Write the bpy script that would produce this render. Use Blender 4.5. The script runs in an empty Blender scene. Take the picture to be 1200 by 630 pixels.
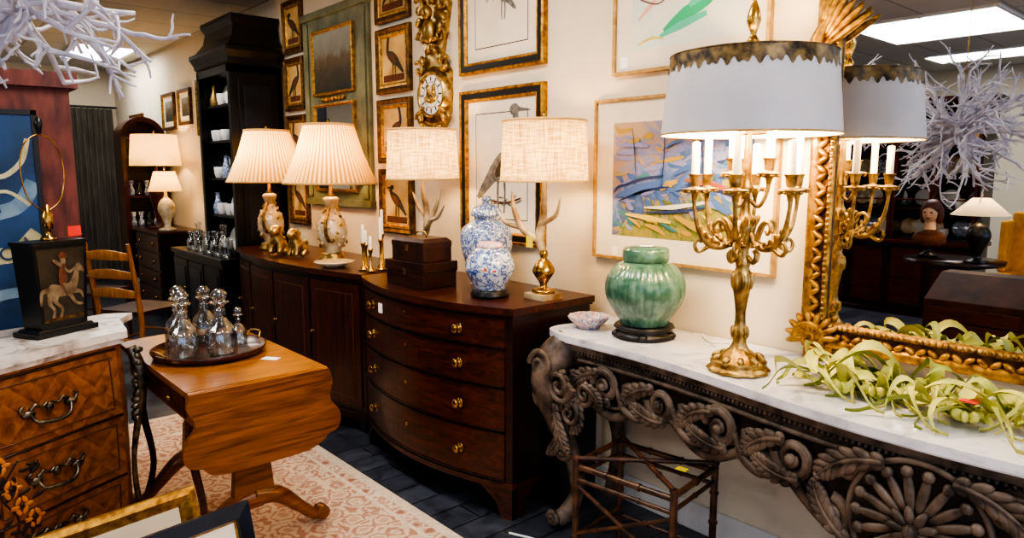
import bpy, math, random
from mathutils import Vector, Matrix
import bmesh
R=random.Random(7)
SC=bpy.context.scene
pi=math.pi
W=2.42; CEIL=2.85
KZ=.846   # console top
RZ0=.0132 # rug top
# ------------------------------------------------------------------ materials
def C(h):
    h=h.lstrip('#'); o=[]
    for i in (0,2,4):
        c=int(h[i:i+2],16)/255
        o.append(c/12.92 if c<=.04045 else ((c+.055)/1.055)**2.4)
    return (o[0],o[1],o[2],1)
def base(name):
    m=bpy.data.materials.new(name); m.use_nodes=True
    nt=m.node_tree; b=nt.nodes['Principled BSDF']; return m,nt,b
def texco(nt,scale=(1,1,1),rot=(0,0,0),loc=(0,0,0)):
    t=nt.nodes.new('ShaderNodeTexCoord'); mp=nt.nodes.new('ShaderNodeMapping')
    mp.inputs['Scale'].default_value=scale; mp.inputs['Rotation'].default_value=rot; mp.inputs['Location'].default_value=loc
    nt.links.new(t.outputs['Object'],mp.inputs['Vector']); return mp.outputs['Vector']
def noise(nt,vec,scale=5,detail=4,dist=0,rough=.5):
    n=nt.nodes.new('ShaderNodeTexNoise'); n.inputs['Scale'].default_value=scale
    n.inputs['Detail'].default_value=detail; n.inputs['Distortion'].default_value=dist; n.inputs['Roughness'].default_value=rough
    nt.links.new(vec,n.inputs['Vector']); return n.outputs['Fac']
def ramp(nt,fac,stops,interp='LINEAR'):
    r=nt.nodes.new('ShaderNodeValToRGB'); cr=r.color_ramp; cr.interpolation=interp
    while len(cr.elements)>1: cr.elements.remove(cr.elements[-1])
    cr.elements[0].position=stops[0][0]; cr.elements[0].color=C(stops[0][1])
    for p,c in stops[1:]:
        e=cr.elements.new(p); e.color=C(c)
    nt.links.new(fac,r.inputs['Fac']); return r.outputs['Color']
def bump(nt,b,h,s=.3,d=.005):
    n=nt.nodes.new('ShaderNodeBump'); n.inputs['Strength'].default_value=s; n.inputs['Distance'].default_value=d
    nt.links.new(h,n.inputs['Height']); nt.links.new(n.outputs['Normal'],b.inputs['Normal'])
def mth(nt,op,a,b_=None,c_=None):
    n=nt.nodes.new('ShaderNodeMath'); n.operation=op
    for i,q in enumerate((a,b_,c_)):
        if q is None: continue
        if isinstance(q,(int,float)): n.inputs[i].default_value=q
        else: nt.links.new(q,n.inputs[i])
    return n.outputs[0]
def pbr(name,c1,c2=None,rough=.5,metal=0,scale=8,st=(1,1,1),bmp=0,coat=0,lo=.35,hi=.65,dist=0,spec=.5,detail=5):
    m,nt,b=base(name)
    b.inputs['Roughness'].default_value=rough; b.inputs['Metallic'].default_value=metal
    b.inputs['Coat Weight'].default_value=coat; b.inputs['Coat Roughness'].default_value=.12
    b.inputs['Specular IOR Level'].default_value=spec
    v=texco(nt,st); f=noise(nt,v,scale,detail,dist)
    col=ramp(nt,f,[(lo,c1),(hi,c2 or c1)]); nt.links.new(col,b.inputs['Base Color'])
    if bmp: bump(nt,b,f,bmp)
    return m
def wood(name,c1,c2,st=(14,1.2,14),rough=.3,coat=.15,scale=3):
    return pbr(name,c1,c2,rough=rough,st=st,scale=scale,dist=1.2,coat=coat,lo=.3,hi=.7,bmp=.03,spec=.35)
def emis(name,col,s):
    m,nt,b=base(name); b.inputs['Base Color'].default_value=C(col)
    b.inputs['Emission Color'].default_value=C(col); b.inputs['Emission Strength'].default_value=s; return m
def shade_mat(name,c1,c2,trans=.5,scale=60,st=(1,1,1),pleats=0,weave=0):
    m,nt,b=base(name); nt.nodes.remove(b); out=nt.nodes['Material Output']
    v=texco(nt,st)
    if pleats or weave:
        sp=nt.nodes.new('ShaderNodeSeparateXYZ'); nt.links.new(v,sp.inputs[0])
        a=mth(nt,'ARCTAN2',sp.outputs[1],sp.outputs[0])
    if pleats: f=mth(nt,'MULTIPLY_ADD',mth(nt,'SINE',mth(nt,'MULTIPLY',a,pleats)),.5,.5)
    elif weave:
        cb=nt.nodes.new('ShaderNodeCombineXYZ'); nt.links.new(mth(nt,'MULTIPLY',a,2.2),cb.inputs[0]); nt.links.new(mth(nt,'MULTIPLY',sp.outputs[2],120),cb.inputs[1])
        f1=noise(nt,cb.outputs[0],1.0,2)
        c2_=nt.nodes.new('ShaderNodeCombineXYZ'); nt.links.new(mth(nt,'MULTIPLY',a,26),c2_.inputs[0]); nt.links.new(mth(nt,'MULTIPLY',sp.outputs[2],9),c2_.inputs[1])
        f=mth(nt,'MULTIPLY_ADD',noise(nt,c2_.outputs[0],1.0,2),.5,mth(nt,'MULTIPLY',f1,.5))
    else: f=noise(nt,v,scale,3)
    col=ramp(nt,f,[(.38 if weave else .3,c1),(.6 if weave else .7,c2)])
    d=nt.nodes.new('ShaderNodeBsdfDiffuse'); t=nt.nodes.new('ShaderNodeBsdfTranslucent'); mx=nt.nodes.new('ShaderNodeMixShader')
    mx.inputs[0].default_value=trans
    nt.links.new(col,d.inputs[0]); nt.links.new(col,t.inputs[0]); nt.links.new(d.outputs[0],mx.inputs[1]); nt.links.new(t.outputs[0],mx.inputs[2])
    nt.links.new(mx.outputs[0],out.inputs[0]); return m
def blue_white(name,scale=14,thr=.5,red=False,wd=.05,c='#2c4684'):
    m,nt,b=base(name); b.inputs['Roughness'].default_value=.12; b.inputs['Coat Weight'].default_value=.5
    v=texco(nt,(1,1,1)); f=noise(nt,v,scale,6,1.5,.6)
    f2=noise(nt,v,scale*2.3,3,1.0,.6); s=mth(nt,'MULTIPLY_ADD',f2,.35,mth(nt,'MULTIPLY',f,.65))
    st=[(0,'#d9dee2'),(thr-wd-.03,'#d2d9e0'),(thr-wd,'#8297bb'),(thr-.01,c),(thr+wd-.02,c),(thr+wd,'#9badcc'),(thr+wd+.03,'#d9dee2')]
    if red: st+= [(thr+wd+.06,'#d9dee2'),(thr+wd+.075,'#b5482c'),(thr+wd+.10,'#c25a36')]
    col=ramp(nt,s,st); nt.links.new(col,b.inputs['Base Color']); return m
def abstract(name,stops,span=.5,ns=4,na=1.0,rot=0,rough=.6,zc=0):
    m,nt,b=base(name); b.inputs['Roughness'].default_value=rough
    v=texco(nt,(1,1,1),(rot,0,0),(0,0,-zc)); sp=nt.nodes.new('ShaderNodeSeparateXYZ'); nt.links.new(v,sp.inputs[0])
    f=noise(nt,v,ns,5,2.0,.6)
    a=mth(nt,'MULTIPLY_ADD',sp.outputs[2],1/span,.5-.5*na)
    k=mth(nt,'MULTIPLY_ADD',f,na,a)
    col=ramp(nt,k,stops); nt.links.new(col,b.inputs['Base Color']); return m
def glassm(name,col='#ffffff'):
    m,nt,b=base(name); nt.nodes.remove(b); out=nt.nodes['Material Output']
    tr=nt.nodes.new('ShaderNodeBsdfTransparent'); tr.inputs[0].default_value=C(col)
    gl=nt.nodes.new('ShaderNodeBsdfGlossy'); gl.inputs['Roughness'].default_value=.08
    lw=nt.nodes.new('ShaderNodeLayerWeight'); lw.inputs[0].default_value=.42
    f=mth(nt,'MULTIPLY_ADD',lw.outputs['Facing'],.75,.08)
    m2=nt.nodes.new('ShaderNodeMixShader'); nt.links.new(f,m2.inputs[0])
    nt.links.new(tr.outputs[0],m2.inputs[1]); nt.links.new(gl.outputs[0],m2.inputs[2]); nt.links.new(m2.outputs[0],out.inputs[0]); return m

M={}
M['wall']=pbr('wall_paint','#dccfb6','#e1d5be',rough=.85,scale=3,bmp=.02)
M['mahog']=wood('mahogany','#210d07','#532313',st=(14,1.2,14))
M['mahogd']=wood('mahogany_dark','#140705','#30120b',st=(14,1.2,14))
M['mahogv']=wood('mahogany_vertical','#210d08','#4d2012',st=(14,14,1.2))
M['satin']=wood('satinwood','#704016','#a36628',st=(1.5,12,12),rough=.28,coat=.3)
M['satinx']=wood('satinwood_leaf','#572b0c','#985a1e',st=(1.0,10,14),rough=.3,coat=.25)
M['inlay']=pbr('stringing','#5c3318','#4a2812',rough=.4)
M['brass']=pbr('brass','#c9a35a','#8d6a2c',rough=.25,metal=1,scale=30)
M['gilt']=pbr('gilt_bronze','#c9a766','#75592c',rough=.34,metal=.8,scale=28,bmp=.4)
M['giltf']=pbr('gilt_frame','#c79a45','#7e5620',rough=.4,metal=.7,scale=40,bmp=.3)
M['giltd']=pbr('gilt_frame_old','#7d5a26','#3f2813',rough=.45,metal=.5,scale=30,bmp=.3)
M['giltl']=pbr('pale_gilt_frame','#c8a468','#a98345',rough=.45,metal=.3,scale=30)
M['pewter']=pbr('aged_bronze','#7d7361','#3d3730',rough=.35,metal=.9,scale=30,bmp=.3)
M['black']=pbr('black_lacquer','#07080a','#101216',rough=.32,scale=5)
M['blackf']=pbr('black_line','#0d0b0a','#171310',rough=.4)
M['marble']=pbr('white_marble','#e0dfe2','#9a9aa4',rough=.18,scale=3.2,dist=3,lo=.5,hi=.74,coat=.2,detail=8)
M['marbleb']=pbr('beige_marble','#dad2c8','#94837a',rough=.2,scale=5,dist=3,lo=.48,hi=.68,detail=8)
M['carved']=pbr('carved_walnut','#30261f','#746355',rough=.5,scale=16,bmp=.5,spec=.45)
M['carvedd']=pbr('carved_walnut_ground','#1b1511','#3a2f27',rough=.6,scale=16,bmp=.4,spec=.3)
M['cream']=pbr('mat_board','#e6ddca','#dfd6c2',rough=.9)
M['print']=pbr('print_paper','#cbb07a','#ab8a50',rough=.9,scale=6)
M['white']=pbr('white_paint','#ecebe6','#dedcd6',rough=.6)
M['coral']=pbr('white_branch','#dedbe2','#b8b5c2',rough=.7,scale=20)
M['wax']=pbr('candle_wax','#f6f1e2','#efe8d4',rough=.5)
M['glass']=glassm('clear_glass','#f2f6f8')
M['mirror']=pbr('mirror_silver','#dcdee0','#dcdee0',rough=.01,metal=1)
M['bluew']=blue_white('blue_white_porcelain',24,.5,wd=.035,c='#3b5590')
M['bluew2']=blue_white('blue_white_porcelain_b',12,.5,red=True,wd=.026,c='#35518f')
M['celadon']=pbr('celadon_glaze','#38614f','#5d826d',rough=.18,scale=22,coat=.45,detail=9,lo=.4,hi=.6)
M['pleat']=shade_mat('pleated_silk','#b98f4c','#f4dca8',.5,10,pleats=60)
M['silk']=shade_mat('silk_trim','#e6cd95','#ebd6a4',.4,10)
M['burlap']=shade_mat('burlap','#a98e62','#ead7b0',.45,weave=1)
M['linen']=shade_mat('linen_shade','#eee6d6','#f2ebdd',.45,30)
M['tole']=pbr('painted_tole','#cfccce','#c0bec3',rough=.45,scale=5)
M['toleg']=pbr('tole_band','#8b7347','#30261f',rough=.4,scale=35,metal=.3)
M['bone']=pbr('porcelain_cream','#e0d2b4','#b89f6c',rough=.25,scale=14,coat=.4)
M['antler']=pbr('antler','#cbb993','#755835',rough=.5,scale=9,bmp=.2)
M['leather']=pbr('brown_leather','#26110a','#431f14',rough=.35,scale=25,bmp=.2)
M['rose']=wood('rosewood','#1f0c07','#43200f',st=(12,1.5,12))
M['red']=pbr('red_brown_paint','#471c18','#74392f',rough=.6,scale=6,st=(4,4,1))
M['bluep']=pbr('blue_painted_panel','#0f2a4a','#1f4673',rough=.5,scale=5,bmp=.1)
M['oak']=wood('honey_oak','#8a501a','#bd7f36',st=(10,10,1.5))
M['bamboo']=pbr('bamboo','#28170e','#5c3a25',rough=.35,scale=20)
M['tagy']=pbr('yellow_tag','#f0d628','#f0d628',rough=.7)
M['tagr']=pbr('red_tag','#e23a2c','#e23a2c',rough=.7)
M['tagw']=pbr('white_tag','#f5f5f0','#f5f5f0',rough=.7)
M['leafg']=pbr('plant_leaf','#98a045','#74822f',rough=.5,scale=9)
M['leafy']=pbr('plant_leaf_pale','#ccc86c','#a6aa4c',rough=.5,scale=9)
M['curtain']=pbr('curtain_cloth','#4c463e','#655e53',rough=.9,scale=12,st=(1,1,.2))
M['bulb']=emis('bulb','#ffd494',40)
M['panel']=emis('light_panel','#f4f7ff',4.5)
M['dkframe']=pbr('navy_frame','#10151f','#1a2233',rough=.3)
M['birdb']=pbr('bird_dark','#2a2722','#4c3f30',rough=.8,scale=40)
M['birdg']=pbr('bird_grey','#5d5c58','#8a857a',rough=.8,scale=40)
M['birdr']=pbr('bird_rust','#70391d','#4a2d1a',rough=.8,scale=40)
M['grey']=pbr('dark_board','#2c2b2a','#3b3937',rough=.6,scale=5)
M['skin']=pbr('bust_bisque','#c9a68a','#bb9678',rough=.5)
M['hair']=pbr('bust_hair','#5d2410','#3d170a',rough=.5,scale=20,bmp=.3)
M['yellow']=pbr('yellow_fabric','#c9922a','#b58022',rough=.8,scale=20)
M['artbg']=abstract('painting_blue',[(.1,'#77763c'),(.2,'#988d45'),(.3,'#5d753f'),(.38,'#a99257'),(.44,'#3f5b90'),(.52,'#5c78aa'),(.58,'#868fb8'),(.64,'#747ba6'),(.7,'#ae8f6c'),(.78,'#8186aa'),(.88,'#b89c7e')],.75,5,.8,.35)
M['artbg2']=abstract('painting_pale',[(.2,'#dcdbd0'),(.4,'#cfd8cc'),(.5,'#dedac8'),(.62,'#ccd2c8'),(.7,'#e0d2ba'),(.85,'#dedac8')],.7,3,.6,.5)
M['art_land']=abstract('painting_landscape',[(.2,'#1b190f'),(.4,'#3a331c'),(.52,'#57492b'),(.6,'#70706a'),(.8,'#8d9088')],.4,5,.4)
M['art_land2']=abstract('painting_landscape_b',[(.1,'#1b190f'),(.35,'#3a331c'),(.5,'#57492b'),(.58,'#6d6f68'),(.8,'#7d827c')],.6,5,.4,zc=.37)
M['greenf']=pbr('green_grey_paint','#777b60','#585b44',rough=.6,scale=8)
M['multi']=abstract('imari_glaze',[(.3,'#e8e6e0'),(.42,'#2f4680'),(.5,'#eee8e0'),(.58,'#b5402c'),(.68,'#e8e6e0')],3,40,1)
for k,c in {'p_navy':'#2a3a66','p_blue':'#4767a2','p_lav':'#8488b4','p_och':'#b2933f','p_yel':'#d2bb52','p_oliv':'#687239','p_tan':'#b28c62','p_wht':'#cfccc0','p_red':'#9c553f','p_grn':'#12a46a','p_grn2':'#48b591','p_pink':'#d8a996','p_brn':'#6b4431','p_teal':'#417b80'}.items(): M[k]=pbr('paint_'+k[2:],c,c,rough=.55)

def floor_mat():
    m,nt,b=base('slate_floor'); b.inputs['Roughness'].default_value=.28
    v=texco(nt); br=nt.nodes.new('ShaderNodeTexBrick'); br.offset=.5
    br.inputs['Scale'].default_value=1; br.inputs['Brick Width'].default_value=.9; br.inputs['Row Height'].default_value=.15
    br.inputs['Mortar Size'].default_value=.004
    br.inputs['Color1'].default_value=C('#3b3f49'); br.inputs['Color2'].default_value=C('#565a66'); br.inputs['Mortar'].default_value=C('#121317')
    nt.links.new(v,br.inputs['Vector'])
    f=noise(nt,v,8,6,1); mx=nt.nodes.new('ShaderNodeMix'); mx.data_type='RGBA'; mx.blend_type='MULTIPLY'; mx.inputs[0].default_value=.8
    c=ramp(nt,f,[(.3,'#777777'),(.7,'#ffffff')]); nt.links.new(br.outputs['Color'],mx.inputs[6]); nt.links.new(c,mx.inputs[7])
    nt.links.new(mx.outputs[2],b.inputs['Base Color']); bump(nt,b,f,.15); return m
def ceil_mat():
    m,nt,b=base('ceiling_tiles'); b.inputs['Roughness'].default_value=.9
    v=texco(nt); br=nt.nodes.new('ShaderNodeTexBrick'); br.offset=0
    br.inputs['Scale'].default_value=1; br.inputs['Brick Width'].default_value=1.2; br.inputs['Row Height'].default_value=.6
    br.inputs['Mortar Size'].default_value=.012
    br.inputs['Color1'].default_value=C('#cdcac4'); br.inputs['Color2'].default_value=C('#c6c3bd'); br.inputs['Mortar'].default_value=C('#a3a09b')
    nt.links.new(v,br.inputs['Vector']); nt.links.new(br.outputs['Color'],b.inputs['Base Color']); return m
def parquet(name):
    m,nt,b=base(name); b.inputs['Roughness'].default_value=.28; b.inputs['Coat Weight'].default_value=.2
    v=texco(nt,(1,1,1)); sp=nt.nodes.new('ShaderNodeSeparateXYZ'); nt.links.new(v,sp.inputs[0])
    px=mth(nt,'PINGPONG',mth(nt,'ADD',sp.outputs[0],.02),.11); pz=mth(nt,'PINGPONG',mth(nt,'ADD',sp.outputs[2],.07),.12)
    s=mth(nt,'ADD',px,pz); w=mth(nt,'FRACT',mth(nt,'MULTIPLY',s,14))
    f=noise(nt,texco(nt,(8,8,8)),3,5,1)
    tt=mth(nt,'MULTIPLY_ADD',f,.8,mth(nt,'MULTIPLY',w,.2))
    c=ramp(nt,tt,[(.25,'#4f2812'),(.5,'#7f4923'),(.8,'#a26936')]); nt.links.new(c,b.inputs['Base Color']); return m
def rug_mat(name,bg,fg,fg2,scale):
    m,nt,b=base(name); b.inputs['Roughness'].default_value=.95
    v=texco(nt); vo=nt.nodes.new('ShaderNodeTexVoronoi'); vo.inputs['Scale'].default_value=scale; vo.inputs['Randomness'].default_value=.55
    nt.links.new(v,vo.inputs['Vector']); f=noise(nt,v,scale*2.2,4,1)
    a=mth(nt,'MULTIPLY_ADD',f,.7,vo.outputs['Distance'])
    c=ramp(nt,a,[(.5,fg2),(.58,bg),(.66,bg),(.7,fg),(.77,fg),(.82,bg),(.95,bg),(1,fg)]); nt.links.new(c,b.inputs['Base Color'])
    bump(nt,b,f,.3,.003); return m
M['floor']=floor_mat(); M['ceil']=ceil_mat(); M['chev']=parquet('marquetry')
M['rug1']=rug_mat('rug_field','#cdb59a','#ab7e68','#bd9780',9); M['rug2']=rug_mat('rug_border','#bd9480','#d6c4a8','#9f6c58',12); M['rug3']=pbr('rug_edge','#d8c8b0','#c6b29a',rough=.95,scale=60)

# ------------------------------------------------------------------ mesh builder
def cat(pts,n=6,closed=False):
    pts=[Vector(p) for p in pts]; N=len(pts); out=[]
    rng=N if closed else N-1
    for i in range(rng):
        if closed: a,b,c,d=pts[(i-1)%N],pts[i],pts[(i+1)%N],pts[(i+2)%N]
        else: a,b,c,d=pts[max(i-1,0)],pts[i],pts[i+1],pts[min(i+2,N-1)]
        for k in range(n):
            t=k/n; out.append(.5*((2*b)+(c-a)*t+(2*a-5*b+4*c-d)*t*t+(3*b-a-3*c+d)*t**3))
    if not closed: out.append(pts[-1])
    return out
class B:
    def __init__(s,name): s.n=name; s.v=[]; s.f=[]; s.m=[]; s.s=[]; s.mats=[]
    def mi(s,mat):
        if isinstance(mat,str): mat=M[mat]
        if mat not in s.mats: s.mats.append(mat)
        return s.mats.index(mat)
    def add(s,vs,fs,mat,smooth=False,T=None):
        o=len(s.v); i=s.mi(mat)
        s.v+= [tuple(T@Vector(p)) if T else tuple(p) for p in vs]
        for f in fs: s.f.append([o+k for k in f]); s.m.append(i); s.s.append(smooth)
    def box(s,x0,x1,y0,y1,z0,z1,mat,T=None):
        v=[(x,y,z) for x in (x0,x1) for y in (y0,y1) for z in (z0,z1)]
        s.add(v,[(0,1,3,2),(4,6,7,5),(0,4,5,1),(2,3,7,6),(0,2,6,4),(1,5,7,3)],mat,False,T)
    def loops(s,loops,mat,smooth=False,cap0=True,cap1=True,T=None,closed=True):
        n=len(loops[0]); v=[p for l in loops for p in l]; f=[]
        for i in range(len(loops)-1):
            for j in range(n if closed else n-1):
                k=(j+1)%n; f.append((i*n+j,i*n+k,(i+1)*n+k,(i+1)*n+j))
        s.add(v,f,mat,smooth,T)
        if cap0: s.add(loops[0],[tuple(range(n))],mat,False,T)
        if cap1: s.add(loops[-1],[tuple(range(n))],mat,False,T)
    def prism(s,poly,h0,h1,mat,pl='xy',T=None,smooth=False):
        g={'xy':lambda a,b,h:(a,b,h),'xz':lambda a,b,h:(a,h,b),'yz':lambda a,b,h:(h,a,b)}[pl]
        s.loops([[g(a,b,h0) for a,b in poly],[g(a,b,h1) for a,b in poly]],mat,smooth,T=T)
    def rects(s,lst,mat):
        s.loops([[(x0,y0,z),(x1,y0,z),(x1,y1,z),(x0,y1,z)] for x0,x1,y0,y1,z in lst],mat)
    def lathe(s,prof,mat,c=(0,0,0),seg=32,T=None,mod=None,smooth=True,sub=0):
        if sub: prof=[(max(p.x,0),max(p.y,prof[0][1]) if prof[0][1]<prof[-1][1] else p.y) for p in cat([(r,z,0) for r,z in prof],sub)]
        v=[];idx=[]
        for r,z in prof:
            if r<1e-4: idx.append([len(v)]*seg); v.append((c[0],c[1],c[2]+z))
            else:
                row=[]
                for k in range(seg):
                    a=2*pi*k/seg; q=r*(mod(a,z) if mod else 1)
                    row.append(len(v)); v.append((c[0]+q*math.cos(a),c[1]+q*math.sin(a),c[2]+z))
                idx.append(row)
        f=[]
        for i in range(len(prof)-1):
            for k in range(seg):
                k2=(k+1)%seg; q=[idx[i][k],idx[i][k2],idx[i+1][k2],idx[i+1][k]]
                u=[]
                for t in q:
                    if t not in u: u.append(t)
                if len(u)>2: f.append(u)
        s.add(v,f,mat,smooth,T)
    def tube(s,pts,rad,mat,seg=8,closed=False,sub=0,T=None):
        if not isinstance(rad,(list,tuple)): rad=[rad]*len(pts)
        if sub:
            n0=len(pts); rr=[]
            tot=(n0 if closed else n0-1)
            for i in range(tot):
                for k in range(sub): rr.append(rad[i]*(1-k/sub)+rad[(i+1)%n0]*k/sub)
            if not closed: rr.append(rad[-1])
            pts=cat(pts,sub,closed); rad=rr
        pts=[Vector(p) for p in pts]; N=len(pts); loops=[]; up=None
        for i,p in enumerate(pts):
            a=pts[(i-1)%N] if (closed or i>0) else p; b=pts[(i+1)%N] if (closed or i<N-1) else p
            t=(b-a); t=t.normalized() if t.length>1e-9 else Vector((0,0,1))
            if up is None: up=t.cross(Vector((1,0,0)) if abs(t.x)<.9 else Vector((0,1,0))).normalized()
            else:
                up=(up-t*up.dot(t)); up=up.normalized() if up.length>1e-6 else t.orthogonal().normalized()
            w=t.cross(up)
            loops.append([p+(up*math.cos(2*pi*k/seg)+w*math.sin(2*pi*k/seg))*rad[i] for k in range(seg)])
        if closed: loops.append(loops[0]); s.loops(loops,mat,True,False,False,T)
        else: s.loops(loops,mat,True,True,True,T)
    def ell(s,c,r,mat,T=None,seg=16,rows=8,rot=None):
        pr=[(math.sin(pi*i/rows),-math.cos(pi*i/rows)) for i in range(rows+1)]
        L=Matrix.Translation(c)@(rot or Matrix())@Matrix.Diagonal((r[0],r[1],r[2],1))
        pr[0]=(0,-1);pr[-1]=(0,1)
        s.lathe(pr,mat,seg=seg,T=(T@L if T else L))
    def stroke(s,pts,wd,x,mat,th=.001,sub=5):
        """flat painted stroke in the YZ plane at depth x"""
        n0=len(pts); rr=[]
        for i in range(n0-1):
            for k in range(sub): rr.append(wd[i]*(1-k/sub)+wd[i+1]*k/sub)
        rr.append(wd[-1]); ps=cat([(a,c,0) for a,c in pts],sub); L=[];Q=[]
        for i,p in enumerate(ps):
            d=ps[min(i+1,len(ps)-1)]-ps[max(i-1,0)]; d=d.normalized() if d.length>1e-9 else Vector((1,0,0))
            nn=Vector((-d.y,d.x,0))*rr[i]; L.append((p+nn)); Q.append((p-nn))
        loops=[]
        for a,c in zip(L,Q): loops.append([(x,a.x,a.y),(x,c.x,c.y),(x-th,c.x,c.y),(x-th,a.x,a.y)])
        s.loops(loops,mat)
    def finish(s,origin=(0,0,0),rz=0,bevel=0,loc=None):
        me=bpy.data.meshes.new(s.n)
        o=Vector(origin); vs=[tuple(Vector(p)-o) for p in s.v]
        me.from_pydata(vs,[],s.f)
        for m in s.mats: me.materials.append(m)
        for p,i,sm in zip(me.polygons,s.m,s.s): p.material_index=i; p.use_smooth=sm
        bm=bmesh.new(); bm.from_mesh(me); bmesh.ops.recalc_face_normals(bm,faces=bm.faces); bm.to_mesh(me); bm.free()
        ob=bpy.data.objects.new(s.n,me); SC.collection.objects.link(ob); ob.location=loc or origin; ob.rotation_euler=(0,0,rz)
        if bevel:
            md=ob.modifiers.new('Bevel','BEVEL'); md.width=bevel; md.segments=2; md.limit_method='ANGLE'; md.angle_limit=math.radians(40)
        return ob
def RX(a): return Matrix.Rotation(a,4,'X')
def RY(a): return Matrix.Rotation(a,4,'Y')
def RZ(a): return Matrix.Rotation(a,4,'Z')
def TR(x,y,z): return Matrix.Translation((x,y,z))
def plight(name,loc,w,col=(1,.64,.30),r=.04,parent=None):
    l=bpy.data.lights.new(name,'POINT'); l.energy=w; l.color=col; l.shadow_soft_size=r
    o=bpy.data.objects.new(name,l); o.location=loc; SC.collection.objects.link(o)
    if parent: o.parent=parent; o.location=Vector(loc)-parent.location
    return o

# ------------------------------------------------------------------ room
X0=-6.2;Y0=-3.2;Y1=11
b=B('floor'); b.box(X0,W,Y0,Y1,-.1,0,'floor'); b.finish()
b=B('ceiling'); b.box(X0,W,Y0,Y1,CEIL,CEIL+.1,'ceil'); b.finish()
b=B('wall_right'); b.box(W,W+.12,Y0,Y1,-.1,CEIL+.1,'wall'); b.finish()
b=B('wall_left'); b.box(X0-.12,X0,Y0,Y1,-.1,CEIL+.1,'wall'); b.finish()
b=B('wall_back'); b.box(X0,W,Y1,Y1+.12,-.1,CEIL+.1,'wall'); b.finish()
b=B('wall_front'); b.box(X0,W,Y0-.12,Y0,-.1,CEIL+.1,'wall'); b.finish()
b=B('baseboard_right'); b.box(W-.018,W,Y0,Y1,0,.12,'white'); b.finish(bevel=.004)
b=B('window_1'); 
for k in range(3):
    x=-4.6+k*2.1
    b.box(x,x+1.9,Y0,Y0+.02,.5,2.5,emis('window_daylight%d'%k,'#c4d6ff',2.0))
    b.box(x-.06,x,Y0,Y0+.06,.44,2.56,'black'); b.box(x+1.9,x+1.96,Y0,Y0+.06,.44,2.56,'black')
    b.box(x-.06,x+1.96,Y0,Y0+.06,.44,.5,'black'); b.box(x-.06,x+1.96,Y0,Y0+.06,2.5,2.56,'black')
b.finish()
for (x,y,w,e) in [(1.92,9.4,.3,14),(1.0,5.6,.3,16),(1.0,2.4,.3,24),(1.0,-.8,.3,24),(-1.9,5.6,.3,16),(-2.75,2.45,.6,46),(-1.9,-.8,.3,22),(-4.9,2.6,.3,12),(-4.4,6.5,.3,12),(-1.9,9.0,.3,12)]:
    b=B('ceiling_light_panel')
    b.box(x-w,x+w,y-.6,y+.6,CEIL-.012,CEIL-.004,'panel')
    for q in (-w,w): b.box(x+q-.02,x+q+.02,y-.62,y+.62,CEIL-.02,CEIL,'white')
    for q in (-.6,0,.6): b.box(x-w,x+w,y+q-.015,y+q+.015,CEIL-.018,CEIL,'white')
    b.finish(origin=(x,y,CEIL))
    l=bpy.data.lights.new('panel_light','AREA'); l.shape='RECTANGLE'; l.size=2*w; l.size_y=1.2; l.energy=e; l.color=(1,.94,.84)
    o=bpy.data.objects.new('panel_light',l); o.location=(x,y,CEIL-.03); SC.collection.objects.link(o)

# rug
b=B('area_rug'); rx0,rx1,ry0,ry1=-1.2,1.63,-.6,4.5
b.box(rx0,rx1,ry0,ry1,0,.008,'rug3')
b.box(rx0+.05,rx1-.05,ry0+.05,ry1-.05,.0,.009,'rug2')
b.box(rx0+.10,rx1-.10,ry0+.10,ry1-.10,.0,.010,'rug3')
b.box(rx0+.12,rx1-.12,ry0+.12,ry1-.12,.0,.011,'rug1')
b.box(rx0+.34,rx1-.34,ry0+.34,ry1-.34,.0,.012,'rug2')
b.box(rx0+.40,rx1-.40,ry0+.40,ry1-.40,.0,.013,'rug1')
b.finish(origin=(.2,2,0))

# ------------------------------------------------------------------ pictures on right wall
def picture(b,y0,y1,z0,z1,segs,fill,x=W-.002):
    rings=[]
    for ins,dep,mt in segs:
        X=x-dep; rings.append([(X,y0+ins,z0+ins),(X,y1-ins,z0+ins),(X,y1-ins,z1-ins),(X,y0+ins,z1-ins)])
    b.add(rings[0],[(0,1,2,3)],segs[0][2])
    for i in range(len(segs)-1):
        v=rings[i]+rings[i+1]; b.add(v,[(k,(k+1)%4,4+(k+1)%4,4+k) for k in range(4)],segs[i+1][2])
    b.add(rings[-1],[(0,1,2,3)],fill)
def disk(b,x,cy,cz,ry,rz,mat,rot=0,n=20,th=.0015):
    b.prism([(cy+ry*math.cos(t)*math.cos(rot)-rz*math.sin(t)*math.sin(rot),cz+ry*math.cos(t)*math.sin(rot)+rz*math.sin(t)*math.cos(rot)) for t in [2*pi*k/n for k in range(n)]],x-th,x,mat,'yz')
def bird(b,x,cy,cz,s,mat='birdb',d=1,wader=False):
    disk(b,x,cy,cz,.30*s,.15*s,mat,d*-.6)
    disk(b,x-.0005,cy-d*.03*s,cz+.0*s,.22*s,.08*s,'birdr' if mat=='birdb' else 'birdb',d*-.7)
    hz=.66 if wader else .36
    def ln(p,r): b.stroke([(cy+d*a*s,cz+q*s) for a,q in p],[k*s for k in r],x,mat,th=.001,sub=4)
    ln([(-.16,.08),(-.3,.25),(-.22,hz)],[.12,.06,.05])
    disk(b,x,cy-d*.22*s,cz+hz*s,.09*s,.07*s,mat)
    ln([(-.28,hz),(-.5,hz-.02)],[.03,.006])
    ln([(.15,-.08),(.5,-.42)],[.11,.03])
    ln([(-.02,-.12),(-.04,-.36),(-.02,-.6)],[.025,.015,.014]); ln([(.08,-.12),(.1,-.36),(.08,-.6)],[.025,.015,.014])
b=B('framed_abstract_painting')
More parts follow.
